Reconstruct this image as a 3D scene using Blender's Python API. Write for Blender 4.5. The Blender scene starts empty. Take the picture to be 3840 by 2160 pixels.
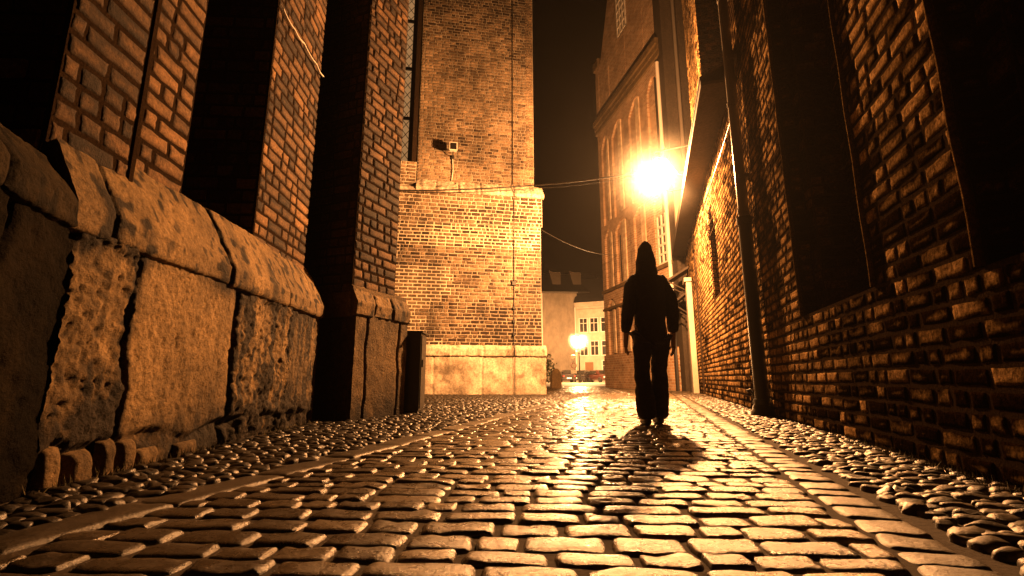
import bpy, math, random
import numpy as np
from mathutils import Vector, Matrix

random.seed(11)
rng = np.random.default_rng(11)
S = bpy.context.scene
COL = S.collection
R = math.radians

# ------------------------------------------------------------------ noise
def _h(i, j, k):
    n = (i * 374761393 + j * 668265263 + k * 1274126177) & 0xFFFFFFFF
    n = ((n ^ (n >> 13)) * 1274126177) & 0xFFFFFFFF
    n = ((n ^ (n >> 16)) * 2246822519) & 0xFFFFFFFF
    return ((n ^ (n >> 15)) & 0xFFFF) / 32767.5 - 1.0

def vnoise(P):
    P = np.asarray(P, float)
    b = np.floor(P).astype(np.int64)
    f = P - b
    f = f * f * (3 - 2 * f)
    x, y, z = b[..., 0], b[..., 1], b[..., 2]
    fx, fy, fz = f[..., 0], f[..., 1], f[..., 2]
    def L(a, c, t): return a + (c - a) * t
    return L(L(L(_h(x, y, z), _h(x + 1, y, z), fx), L(_h(x, y + 1, z), _h(x + 1, y + 1, z), fx), fy),
             L(L(_h(x, y, z + 1), _h(x + 1, y, z + 1), fx), L(_h(x, y + 1, z + 1), _h(x + 1, y + 1, z + 1), fx), fy), fz)

def fbm(P, octv=4, gain=.5):
    P = np.asarray(P, float); a = 1; t = 0; s = 0
    for o in range(octv):
        t = t + a * vnoise(P * (2.03 ** o) + o * 17.3); s += a; a *= gain
    return t / s

# ------------------------------------------------------------------ mesh accumulator
ORG = {}
def tag(o, label=None, cat=None, group=None, kind=None):
    if label: o['label'] = label
    if cat: o['category'] = cat
    if group: o['group'] = group
    if kind: o['kind'] = kind
    return o

def empty(name, label, cat, loc=(0, 0, 0), rotz=0, group=None):
    o = bpy.data.objects.new(name, None); COL.objects.link(o)
    o.empty_display_size = .2
    o.location = loc; o.rotation_euler = (0, 0, rotz)
    m = Matrix.Translation(loc) @ Matrix.Rotation(rotz, 4, 'Z')
    ORG[o.name] = m.inverted()
    return tag(o, label, cat, group)

class Acc:
    def __init__(s): s.v = []; s.f = []; s.m = []; s.s = []; s.c = []; s.n = 0
    def add(s, v, f, tone=.5, mat=0, smooth=False, g=0.):
        v = np.asarray(v, float).reshape(-1, 3); f = np.asarray(f, np.int64)
        if f.ndim == 1: f = f[None]
        s.v.append(v); s.f.append(f + s.n); s.n += len(v)
        s.m.append(np.full(len(f), mat)); s.s.append(np.full(len(f), smooth))
        c = np.ones((len(v), 4)); c[:, 0] = tone; c[:, 1] = g; c[:, 2] = .5
        s.c.append(c); return s
    def quad(s, a, b, c, d, **k): return s.add([a, b, c, d], [[0, 1, 2, 3]], **k)
    def poly(s, pts, **k): return s.add(pts, [list(range(len(pts)))], **k)
    def obox(s, O, U, V, W, **k):
        O, U, V, W = [np.asarray(x, float) for x in (O, U, V, W)]
        p = [O, O + U, O + U + V, O + V, O + W, O + U + W, O + U + V + W, O + V + W]
        f = [[0, 3, 2, 1], [4, 5, 6, 7], [0, 1, 5, 4], [1, 2, 6, 5], [2, 3, 7, 6], [3, 0, 4, 7]]
        if np.dot(np.cross(U, V), W) < 0: f = [q[::-1] for q in f]
        return s.add(p, f, **k)
    def box(s, x0, y0, z0, x1, y1, z1, **k):
        return s.obox((x0, y0, z0), (x1 - x0, 0, 0), (0, y1 - y0, 0), (0, 0, z1 - z0), **k)
    def tube(s, pts, r, n=8, cap=True, **k):
        pts = [Vector(p) for p in pts]; m = len(pts)
        rs = r if hasattr(r, '__len__') else [r] * m
        V = []; ref = None
        for i, p in enumerate(pts):
            d = (pts[min(i + 1, m - 1)] - pts[max(i - 1, 0)]).normalized()
            if ref is None: ref = Vector((0, 0, 1)) if abs(d.z) < .9 else Vector((1, 0, 0))
            a = d.cross(ref).normalized(); b = d.cross(a).normalized(); ref = -(d.cross(a).cross(d)).normalized() if False else ref
            for q in range(n):
                t = 2 * math.pi * q / n
                V.append(tuple(p + (a * math.cos(t) + b * math.sin(t)) * rs[i]))
        F = [[i * n + q, i * n + (q + 1) % n, (i + 1) * n + (q + 1) % n, (i + 1) * n + q] for i in range(m - 1) for q in range(n)]
        kk = dict(k); kk.setdefault('smooth', True)
        s.add(V, F, **kk)
        if cap:
            s.add(V[:n], [list(range(n))], **k); s.add(V[-n:], [list(range(n))[::-1]], **k)
        return s
    def lathe(s, c, prof, n=16, **k):
        c = np.asarray(c, float); V = []
        for r, z in prof:
            for q in range(n):
                t = 2 * math.pi * q / n; V.append(c + (r * math.cos(t), r * math.sin(t), z))
        m = len(prof)
        F = [[i * n + q, i * n + (q + 1) % n, (i + 1) * n + (q + 1) % n, (i + 1) * n + q] for i in range(m - 1) for q in range(n)]
        kk = dict(k); kk.setdefault('smooth', True)
        return s.add(V, F, **kk)
    def build(s, name, mats, parent=None, label=None):
        v = np.concatenate(s.v); nf = sum(len(f) for f in s.f)
        root = parent
        while root is not None and root.parent is not None: root = root.parent
        if root is not None and root.name in ORG:
            M = np.array(ORG[root.name]); v = v @ M[:3, :3].T + M[:3, 3]
        me = bpy.data.meshes.new(name)
        cnt = np.concatenate([np.full(len(f), f.shape[1]) for f in s.f])
        li = np.concatenate([f.ravel() for f in s.f])
        me.vertices.add(len(v)); me.vertices.foreach_set('co', v.ravel())
        me.loops.add(len(li)); me.loops.foreach_set('vertex_index', li.astype(np.int32))
        me.polygons.add(nf)
        me.polygons.foreach_set('loop_start', np.concatenate([[0], np.cumsum(cnt)[:-1]]).astype(np.int32))
        me.polygons.foreach_set('material_index', np.concatenate(s.m).astype(np.int32))
        me.polygons.foreach_set('use_smooth', np.concatenate(s.s))
        a = me.attributes.new('tone', 'FLOAT_COLOR', 'POINT')
        a.data.foreach_set('color', np.concatenate(s.c).ravel())
        for m in (mats if isinstance(mats, (list, tuple)) else [mats]): me.materials.append(m)
        me.update(); me.validate()
        o = bpy.data.objects.new(name, me); COL.objects.link(o)
        if parent is not None: o.parent = parent
        if label: o['label'] = label
        return o

def gridf(nu, nv):
    i = np.arange(nu - 1)[:, None] * nv + np.arange(nv - 1)[None]
    i = i.ravel()
    return np.stack([i, i + nv, i + nv + 1, i + 1], 1)

def A(*x): return np.array(x, float)

# ------------------------------------------------------------------ bricks as real geometry
def cut(rects, holes):
    out = list(rects)
    for (h0, h1, k0, k1) in holes:
        nxt = []
        for r in out:
            u0, u1, v0, v1 = r
            if u1 <= h0 or u0 >= h1 or v1 <= k0 or v0 >= k1: nxt.append(r); continue
            vm = (v0 + v1) / 2
            if vm < k0 or vm > k1:
                nxt.append((u0, u1, v0, k0) if vm < k0 else (u0, u1, k1, v1)); continue
            if u0 < h0 - .02: nxt.append((u0, h0, v0, v1))
            if u1 > h1 + .02: nxt.append((h1, u1, v0, v1))
        out = nxt
    return out

def bricks(acc, O, U, N, u0, u1, v0, v1, bl=.29, ch=.115, j=.017, depth=.014, holes=(), seed=1, tone=None, low=False,
           wob=.004, V=(0, 0, 1), mortar=1, head=.45, rough=.003, mort_tone=.5, edge=True, even=False):
    """lay clay bricks on a rectangle (u along U, v along V), standing proud along N of a mortar sheet"""
    rg = random.Random(seed)
    O, U, N, V = A(*O), A(*U), A(*N), A(*V)
    rows = int(round((v1 - v0) / ch)); ch = (v1 - v0) / rows
    rects = []
    for r in range(rows):
        b0, b1 = v0 + r * ch, v0 + (r + 1) * ch
        u = u0 - rg.random() * bl * (.9 if not even else 0) - (bl * .5 * (r % 2) if even else 0)
        while u < u1:
            L = bl * (.5 if rg.random() < head else 1) * (1 + .06 * rg.uniform(-1, 1))
            if even: L = bl
            if u + L < u0 + .08: L = u0 + .08 - u + .05 * rg.random()
            a, b = max(u, u0), min(u + L, u1)
            if u1 - b < .085: b = u1; L = u1 - u + .01
            if b - a > .035: rects.append((a, b, b0, b1))
            u += L
    rects = [r for r in cut(rects, holes) if r[1] - r[0] > .062 and r[3] - r[2] > .02]
    q = np.array(rects); n = len(q)
    e = np.array([[rg.uniform(.6, 1.4), rg.uniform(-1, 1), rg.uniform(-1, 1), rg.random()] for _ in range(n)])
    hj = j / 2
    a0, a1, b0, b1 = q[:, 0] + hj, q[:, 1] - hj, q[:, 2] + hj, q[:, 3] - hj
    if low:
        su = [(0, 0, -1), (0, .008, 1), (0.5, 0, 1), (1, -.008, 1), (1, 0, -1)]
        sv = [(0, 0, -1), (0, .008, 1), (1, -.008, 1), (1, 0, -1)]
    else:
        su = [(0, 0, -1), (0, .006, .5), (0, .022, 1), (.35, 0, 1), (.65, 0, 1), (1, -.022, 1), (1, -.006, .5), (1, 0, -1)]
        sv = [(0, 0, -1), (0, .006, .5), (0, .022, 1), (.5, 0, 1), (1, -.022, 1), (1, -.006, .5), (1, 0, -1)]
    nu, nv = len(su), len(sv)
    ku, kv = np.minimum(1, (a1 - a0) / .10), np.minimum(1, (b1 - b0) / .075)
    u = np.stack([a0 + (a1 - a0) * s + d * ku for s, d, w in su], 1)      # n,nu
    v = np.stack([b0 + (b1 - b0) * s + d * kv for s, d, w in sv], 1)
    wu = np.array([w for *_, w in su]); wv = np.array([w for *_, w in sv])
    ww = np.minimum(wu[:, None], wv[None])                             # nu,nv
    uu = np.broadcast_to(u[:, :, None], (n, nu, nv)).copy(); vv = np.broadcast_to(v[:, None, :], (n, nu, nv)).copy()
    dep = depth * e[:, 0]
    W = np.where(ww[None] < 0, -.012, dep[:, None, None] * ww[None])
    W = W + np.where(ww[None] > 0, (uu - uu.mean(1, keepdims=True)) * e[:, 1][:, None, None] * .012 + (vv - vv.mean(2, keepdims=True)) * e[:, 2][:, None, None] * .028, 0)
    Q = np.stack([uu, vv, np.full_like(uu, seed * 3.7)], -1)
    if wob:
        uu += wob * (vnoise(Q * 23 + 5) + .8 * vnoise(Q * 70 + 8)); vv += wob * (vnoise(Q * 19 + 50) + .8 * vnoise(Q * 64 + 3)) + wob * 1.6 * vnoise(Q * np.array([1.3, .0, 1]) + 9)
        W += np.where(ww[None] > 0, rough * fbm(Q * 34 + 90, 2), 0)
    P = O + uu[..., None] * U + vv[..., None] * V + W[..., None] * N
    f = gridf(nu, nv)
    F = (f[None] + (np.arange(n) * nu * nv)[:, None, None]).reshape(-1, 4)
    if np.dot(np.cross(U, V), N) < 0: F = F[:, ::-1]
    t = e[:, 3]
    if tone is not None: t = np.clip(np.array([tone((r[0] + r[1]) / 2, (r[2] + r[3]) / 2, x) for r, x in zip(rects, t)]), 0, 1)
    tv = np.repeat(t[:, None, None], nu, 1).repeat(nv, 2)
    if not low:
        rim = np.ones((nu, nv)); rim[2:-2, 2:-2] = 0; rim[2, :] = rim[-3, :] = .6; rim[:, 2] = rim[:, -3] = .6; rim[:2] = rim[-2:] = 1; rim[:, :2] = 1; rim[:, -2:] = 1
        tv = tv - .30 * rim[None] + .22 * vnoise(Q * 13 + 31)
    acc.add(P.reshape(-1, 3), F, tone=np.clip(tv, 0, 1).ravel(), mat=0, smooth=not low, g=np.repeat(e[:, 0], nu * nv) - .5)
    # mortar sheet, split round the holes
    us = sorted({u0, u1, *[min(max(h[k], u0), u1) for h in holes for k in (0, 1)]})
    vs = sorted({v0, v1, *[min(max(h[k], v0), v1) for h in holes for k in (2, 3)]})
    for i in range(len(us) - 1):
        for k in range(len(vs) - 1):
            um, vm = (us[i] + us[i + 1]) / 2, (vs[k] + vs[k + 1]) / 2
            if any(h[0] < um < h[1] and h[2] < vm < h[3] for h in holes): continue
            nu2 = max(2, int((us[i + 1] - us[i]) / .5)); nv2 = max(2, int((vs[k + 1] - vs[k]) / .5))
            gu, gv = np.meshgrid(np.linspace(us[i], us[i + 1], nu2), np.linspace(vs[k], vs[k + 1], nv2), indexing='ij')
            p = O + gu[..., None] * U + gv[..., None] * V
            F = gridf(nu2, nv2)
            if np.dot(np.cross(U, V), N) < 0: F = F[:, ::-1]
            acc.add(p.reshape(-1, 3), F, mat=mortar, tone=mort_tone)

def rough_sheet(acc, O, U, N, V, u0, u1, v0, v1, res, disp, tone=None, mat=0):
    """dressed or weathered stone: a fine sheet pushed in and out along N by disp(u, v)"""
    O, U, N, V = A(*O), A(*U), A(*N), A(*V)
    nu = max(3, int((u1 - u0) / res) + 1); nv = max(3, int((v1 - v0) / res) + 1)
    gu, gv = np.meshgrid(np.linspace(u0, u1, nu), np.linspace(v0, v1, nv), indexing='ij')
    d = disp(gu, gv)
    P = O + gu[..., None] * U + gv[..., None] * V + d[..., None] * N
    F = gridf(nu, nv)
    if np.dot(np.cross(U, V), N) < 0: F = F[:, ::-1]
    t = tone(gu, gv).ravel() if tone else .5
    acc.add(P.reshape(-1, 3), F, tone=t, mat=mat, smooth=True)

# ------------------------------------------------------------------ materials
def mat(name, c0, c1, rough=.8, nscale=6., bump=.3, bscale=40., tone_w=.6, spec=.3, metal=0., bdist=.01, stain=0., detail=6., coat=0.,
        rvar=0., emit=None, fine=0., fscale=70.):
    m = bpy.data.materials.new(name); m.use_nodes = True
    nt = m.node_tree; N = nt.nodes; L = nt.links; b = N['Principled BSDF']
    tc = N.new('ShaderNodeTexCoord')
    at = N.new('ShaderNodeAttribute'); at.attribute_name = 'tone'
    sep = N.new('ShaderNodeSeparateColor'); L.new(at.outputs['Color'], sep.inputs[0])
    n1 = N.new('ShaderNodeTexNoise'); n1.inputs['Scale'].default_value = nscale; n1.inputs['Detail'].default_value = detail
    n1.inputs['Roughness'].default_value = .65
    L.new(tc.outputs['Object'], n1.inputs['Vector'])
    mx = N.new('ShaderNodeMix'); mx.data_type = 'FLOAT'; mx.inputs[0].default_value = tone_w
    L.new(n1.outputs['Fac'], mx.inputs[2]); L.new(sep.outputs[0], mx.inputs[3])
    cr = N.new('ShaderNodeValToRGB')
    cr.color_ramp.elements[0].position = .22; cr.color_ramp.elements[1].position = .8
    cr.color_ramp.elements[0].color = (*c0, 1); cr.color_ramp.elements[1].color = (*c1, 1)
    L.new(mx.outputs[0], cr.inputs[0])
    src = cr.outputs[0]
    if stain:
        n2 = N.new('ShaderNodeTexNoise'); n2.inputs['Scale'].default_value = 1.1; n2.inputs['Detail'].default_value = 5
        n2.inputs['Roughness'].default_value = .7
        mp = N.new('ShaderNodeMapping'); mp.inputs['Scale'].default_value = (1, 1, .55)
        L.new(tc.outputs['Object'], mp.inputs[0]); L.new(mp.outputs[0], n2.inputs['Vector'])
        r2 = N.new('ShaderNodeMapRange'); r2.inputs[1].default_value = .38; r2.inputs[2].default_value = .62
        r2.inputs[3].default_value = 1 - stain; r2.inputs[4].default_value = 1.
        L.new(n2.outputs['Fac'], r2.inputs[0])
        mu = N.new('ShaderNodeMix'); mu.data_type = 'RGBA'; mu.blend_type = 'MULTIPLY'; mu.inputs[0].default_value = 1
        L.new(src, mu.inputs[6]); L.new(r2.outputs[0], mu.inputs[7]); src = mu.outputs[2]
    if fine:
        nf = N.new('ShaderNodeTexNoise'); nf.inputs['Scale'].default_value = fscale; nf.inputs['Detail'].default_value = 7; nf.inputs['Roughness'].default_value = .75
        L.new(tc.outputs['Object'], nf.inputs['Vector'])
        rf = N.new('ShaderNodeMapRange'); rf.inputs[1].default_value = .34; rf.inputs[2].default_value = .66
        rf.inputs[3].default_value = 1 - fine; rf.inputs[4].default_value = 1 + fine * .8; rf.clamp = True
        L.new(nf.outputs['Fac'], rf.inputs[0])
        mf = N.new('ShaderNodeMix'); mf.data_type = 'RGBA'; mf.blend_type = 'MULTIPLY'; mf.inputs[0].default_value = 1
        L.new(src, mf.inputs[6]); L.new(rf.outputs[0], mf.inputs[7]); src = mf.outputs[2]
    L.new(src, b.inputs['Base Color'])
    b.inputs['Roughness'].default_value = rough; b.inputs['Metallic'].default_value = metal
    b.inputs['Specular IOR Level'].default_value = spec
    if coat: b.inputs['Coat Weight'].default_value = coat; b.inputs['Coat Roughness'].default_value = .25
    if rvar:
        rr = N.new('ShaderNodeMapRange'); rr.inputs[1].default_value = .3; rr.inputs[2].default_value = .7
        rr.inputs[3].default_value = rough - rvar; rr.inputs[4].default_value = rough + rvar
        L.new(n1.outputs['Fac'], rr.inputs[0]); L.new(rr.outputs[0], b.inputs['Roughness'])
    if bump:
        n3 = N.new('ShaderNodeTexNoise'); n3.inputs['Scale'].default_value = bscale; n3.inputs['Detail'].default_value = 8
        n3.inputs['Roughness'].default_value = .68
        L.new(tc.outputs['Object'], n3.inputs['Vector'])
        bp = N.new('ShaderNodeBump'); bp.inputs['Strength'].default_value = bump; bp.inputs['Distance'].default_value = bdist
        L.new(n3.outputs['Fac'], bp.inputs['Height']); L.new(bp.outputs[0], b.inputs['Normal'])
    if emit:
        b.inputs['Emission Color'].default_value = (*emit[:3], 1); b.inputs['Emission Strength'].default_value = emit[3]
    return m

def brick_tex(name, c0, c1, cm, bw=.26, rh=.1, bump=.6, ms=.012, soft=.3):
    """far brickwork: courses in the object's own x/z frame"""
    m = bpy.data.materials.new(name); m.use_nodes = True
    nt = m.node_tree; N = nt.nodes; L = nt.links; b = N['Principled BSDF']
    tc = N.new('ShaderNodeTexCoord'); sp = N.new('ShaderNodeSeparateXYZ'); cb = N.new('ShaderNodeCombineXYZ')
    L.new(tc.outputs['Object'], sp.inputs[0])
    ad = N.new('ShaderNodeMath'); ad.operation = 'ADD'; L.new(sp.outputs[0], ad.inputs[0]); L.new(sp.outputs[1], ad.inputs[1])
    L.new(ad.outputs[0], cb.inputs[0]); L.new(sp.outputs[2], cb.inputs[1])
    t = N.new('ShaderNodeTexBrick'); L.new(cb.outputs[0], t.inputs['Vector'])
    t.inputs['Scale'].default_value = 1; t.inputs['Brick Width'].default_value = bw; t.inputs['Row Height'].default_value = rh
    t.inputs['Mortar Size'].default_value = ms; t.inputs['Mortar Smooth'].default_value = soft; t.inputs['Bias'].default_value = 0
    t.inputs['Color1'].default_value = (*c0, 1); t.inputs['Color2'].default_value = (*c1, 1); t.inputs['Mortar'].default_value = (*cm, 1)
    n = N.new('ShaderNodeTexNoise'); n.inputs['Scale'].default_value = 1.3; n.inputs['Detail'].default_value = 8; n.inputs['Roughness'].default_value = .7
    L.new(tc.outputs['Object'], n.inputs['Vector'])
    r = N.new('ShaderNodeMapRange'); r.inputs[1].default_value = .3; r.inputs[2].default_value = .7; r.inputs[3].default_value = .5; r.inputs[4].default_value = 1.25
    L.new(n.outputs['Fac'], r.inputs[0])
    mu = N.new('ShaderNodeMix'); mu.data_type = 'RGBA'; mu.blend_type = 'MULTIPLY'; mu.inputs[0].default_value = 1
    L.new(t.outputs['Color'], mu.inputs[6]); L.new(r.outputs[0], mu.inputs[7]); L.new(mu.outputs[2], b.inputs['Base Color'])
    b.inputs['Roughness'].default_value = .85; b.inputs['Specular IOR Level'].default_value = .25
    n3 = N.new('ShaderNodeTexNoise'); n3.inputs['Scale'].default_value = 12; n3.inputs['Detail'].default_value = 6
    L.new(tc.outputs['Object'], n3.inputs['Vector'])
    s = N.new('ShaderNodeMath'); s.operation = 'MULTIPLY_ADD'; s.inputs[1].default_value = -1.; L.new(t.outputs['Fac'], s.inputs[0]); L.new(n3.outputs['Fac'], s.inputs[2])
    bp = N.new('ShaderNodeBump'); bp.inputs['Strength'].default_value = bump; bp.inputs['Distance'].default_value = .02
    L.new(s.outputs[0], bp.inputs['Height']); L.new(bp.outputs[0], b.inputs['Normal'])
    return m

M = {}
M['brick_left'] = mat('old_brick_left', (.020, .0095, .004), (.34, .185, .076), nscale=14, bump=.9, bscale=60, tone_w=.6, stain=.55, bdist=.014, fine=.55, fscale=38)
M['mortar_dark'] = mat('dark_mortar', (.014, .009, .006), (.045, .03, .02), nscale=12, bump=.8, bscale=80, fine=.4, spec=0.)
M['brick_right'] = mat('old_brick_right', (.012, .006, .0025), (.56, .345, .155), nscale=16, bump=1., bscale=34, tone_w=.78, stain=.6, bdist=.03, spec=0., rough=.9, fine=.75, fscale=36)
M['brick_tower'] = mat('tower_brick', (.04, .023, .013), (.42, .29, .175), nscale=6, bump=.6, bscale=50, tone_w=.72, stain=.68, fine=.6, fscale=26)
M['mortar_pale'] = mat('pale_mortar', (.10, .08, .055), (.80, .68, .50), nscale=1.6, bump=.5, bscale=60, tone_w=.6, stain=.5, fine=.35, fscale=30)
M['stone'] = mat('weathered_limestone', (.015, .0085, .0035), (.34, .222, .10), nscale=13, bump=1., bscale=42, tone_w=.72, stain=.5, bdist=.02, fine=.5, fscale=46)
M['stone_pale'] = mat('pale_coping_stone', (.30, .24, .17), (.85, .72, .54), nscale=5, bump=.7, bscale=30, tone_w=.7, stain=.5, fine=.45, fscale=20)
M['stone_black'] = mat('sooty_stone', (.004, .0028, .0015), (.022, .015, .0075), nscale=11, bump=1., bscale=40, tone_w=.65, stain=.6, bdist=.02, fine=.5, fscale=40, spec=.05)  # plinth stone darkened to stand in for a cast shadow
M['stone_black2'] = mat('sooty_coping', (.008, .0055, .003), (.085, .058, .028), nscale=8, bump=1., bscale=40, tone_w=.5, stain=.7, bdist=.02, fine=.5, fscale=40, spec=.1)  # same painted shadow on the coping above, less dark
M['sett'] = mat('granite_sett', (.03, .022, .013), (.19, .142, .085), nscale=14, bump=.6, bscale=75, tone_w=.68, rough=.30, spec=1., bdist=.009, rvar=.14, fine=.4, fscale=80)
M['pebble'] = mat('fieldstone_cobble', (.012, .0085, .005), (.10, .075, .047), nscale=16, bump=.6, bscale=70, tone_w=.7, rough=.42, spec=.8, bdist=.006, rvar=.1, fine=.4, fscale=80)
M['kerb'] = mat('kerb_slab', (.03, .023, .015), (.15, .117, .078), nscale=12, bump=.6, bscale=70, tone_w=.5, rough=.42, spec=.7, bdist=.008, rvar=.1, fine=.5, fscale=40)
M['soil'] = mat('joint_soil', (.02, .015, .01), (.075, .055, .036), nscale=20, bump=.9, bscale=60, rough=.95)
M['asphalt'] = mat('square_paving', (.20, .17, .13), (.34, .29, .23), nscale=2, bump=.2, bscale=30, rough=.7)
M['iron'] = mat('black_iron', (.012, .011, .010), (.03, .027, .024), rough=.45, spec=.5, bump=.15, bscale=30)
M['pipe'] = mat('grey_zinc_pipe', (.10, .085, .07), (.19, .16, .13), rough=.42, spec=.5, bump=.1, bscale=12, nscale=4)
M['wood_dark'] = mat('dark_timber', (.025, .018, .012), (.075, .055, .038), nscale=4, bump=.5, bscale=22, stain=.3, fine=.4, fscale=20)
M['plaster'] = mat('pale_plaster', (.40, .33, .25), (.66, .57, .45), nscale=3, bump=.35, bscale=25, stain=.25)
M['plaster_tan'] = mat('tan_plaster', (.20, .155, .11), (.33, .26, .19), nscale=.5, bump=.3, bscale=8, stain=.35)
M['white'] = mat('white_paint', (.62, .56, .48), (.78, .72, .64), nscale=5, bump=.1, rough=.6)
M['roof'] = mat('dark_roof_tile', (.010, .007, .005), (.026, .018, .012), nscale=4, bump=.6, bscale=12)
M['glass_dark'] = mat('dark_window_glass', (.01, .009, .008), (.02, .018, .015), rough=.12, spec=.6, bump=0)
M['cloth'] = mat('dark_wool', (.016, .012, .009), (.045, .034, .025), nscale=14, rough=.85, bump=.8, bscale=24, spec=.2, bdist=.03)
M['cloth2'] = mat('dark_denim', (.016, .012, .009), (.038, .03, .023), nscale=14, rough=.85, bump=.8, bscale=22, spec=.2, bdist=.03)
M['skin'] = mat('skin', (.30, .18, .12), (.36, .22, .15), nscale=8, rough=.55, bump=.05)
M['leather'] = mat('black_leather', (.010, .008, .007), (.02, .016, .013), rough=.4, spec=.5, bump=.2, bscale=90)
M['car_paint'] = mat('dark_car_paint', (.010, .008, .008), (.022, .016, .015), rough=.22, spec=.6, bump=0, coat=.6)
M['car_paint_red'] = mat('maroon_car_paint', (.03, .009, .007), (.05, .014, .010), rough=.22, spec=.6, bump=0, coat=.6)
M['rubber'] = mat('tyre_rubber', (.012, .011, .010), (.02, .018, .016), rough=.85, bump=.1)
M['chrome'] = mat('bright_metal', (.6, .58, .55), (.75, .72, .68), rough=.2, metal=1., bump=0)
M['lens'] = mat('headlight_lens', (.55, .55, .53), (.75, .75, .72), rough=.1, spec=.8, bump=0)
M['taillight'] = mat('tail_light_lens', (.25, .02, .015), (.4, .03, .02), rough=.2, bump=0)
M['plate'] = mat('number_plate_white', (.7, .68, .64), (.8, .78, .74), rough=.5, bump=0)
M['leaf'] = mat('dark_leaf', (.03, .045, .012), (.07, .10, .03), nscale=8, rough=.6, bump=0, tone_w=.7)
M['moss'] = mat('dry_moss', (.05, .045, .02), (.16, .13, .06), nscale=8, rough=.8, bump=0, tone_w=.7)
M['dormer'] = mat('sooty_dormer', (.05, .035, .022), (.10, .07, .045), nscale=2, bump=.2)  # even dark tan for the dormers
M['pane_lit'] = mat('leaded_pane', (.34, .27, .2), (.5, .42, .33), nscale=1.2, rough=.5, bump=.1, bscale=8, emit=(1, .50, .19, .36))
M['door'] = mat('brown_door', (.16, .08, .04), (.24, .12, .06), nscale=3, bump=.2)

# ------------------------------------------------------------------ world: night sky, thin haze added for lamp glow
W = bpy.data.worlds.new("World"); S.world = W; W.use_nodes = True
nt = W.node_tree; bg = nt.nodes['Background']
sky = nt.nodes.new('ShaderNodeTexSky'); sky.sky_type = 'NISHITA'; sky.sun_disc = False
sky.sun_elevation = R(-4); sky.sun_rotation = R(200)
nt.links.new(sky.outputs[0], bg.inputs['Color']); bg.inputs['Strength'].default_value = .05
vs = nt.nodes.new('ShaderNodeVolumeScatter'); vs.inputs['Density'].default_value = .0004; vs.inputs['Anisotropy'].default_value = .66
vs.inputs['Color'].default_value = (1, .96, .9, 1)
nt.links.new(vs.outputs[0], nt.nodes['World Output'].inputs['Volume'])

# ------------------------------------------------------------------ camera
cd = bpy.data.cameras.new('camera'); cam = bpy.data.objects.new('camera', cd); COL.objects.link(cam)
cam.location = (0, 0, .45); cam.rotation_euler = (R(101), 0, 0)
cd.sensor_width = 36; cd.lens = 1170 / 2576 * 36; cd.clip_start = .05; cd.clip_end = 2000
S.camera = cam

Z = A(0, 0, 1)
def ln(x, z): return 0.
# ================================================================== GROUND
g = Acc(); nn = 60
gx, gy = np.meshgrid(np.concatenate([np.linspace(-400, -10, 6), np.linspace(-8, 12, 40), np.linspace(15, 400, 6)]),
                     np.concatenate([np.linspace(-400, -5, 6), np.linspace(-3, 30, 60), np.linspace(34, 500, 8)]), indexing='ij')
gz = np.where((gy > 27) & (gy < 400), -.03, -.0125) + 0 * gx
g.add(np.stack([gx, gy, gz], -1).reshape(-1, 3), gridf(*gx.shape), smooth=True)
tag(g.build('ground', M['soil']), 'dark soil between and below the paving stones', kind='structure')
g = Acc(); g.box(-40, 27.3, -.2, 60, 160, .0)
tag(g.build('square_pavement', M['asphalt']), 'pale flat paving of the lit square beyond the street', kind='structure')

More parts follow.
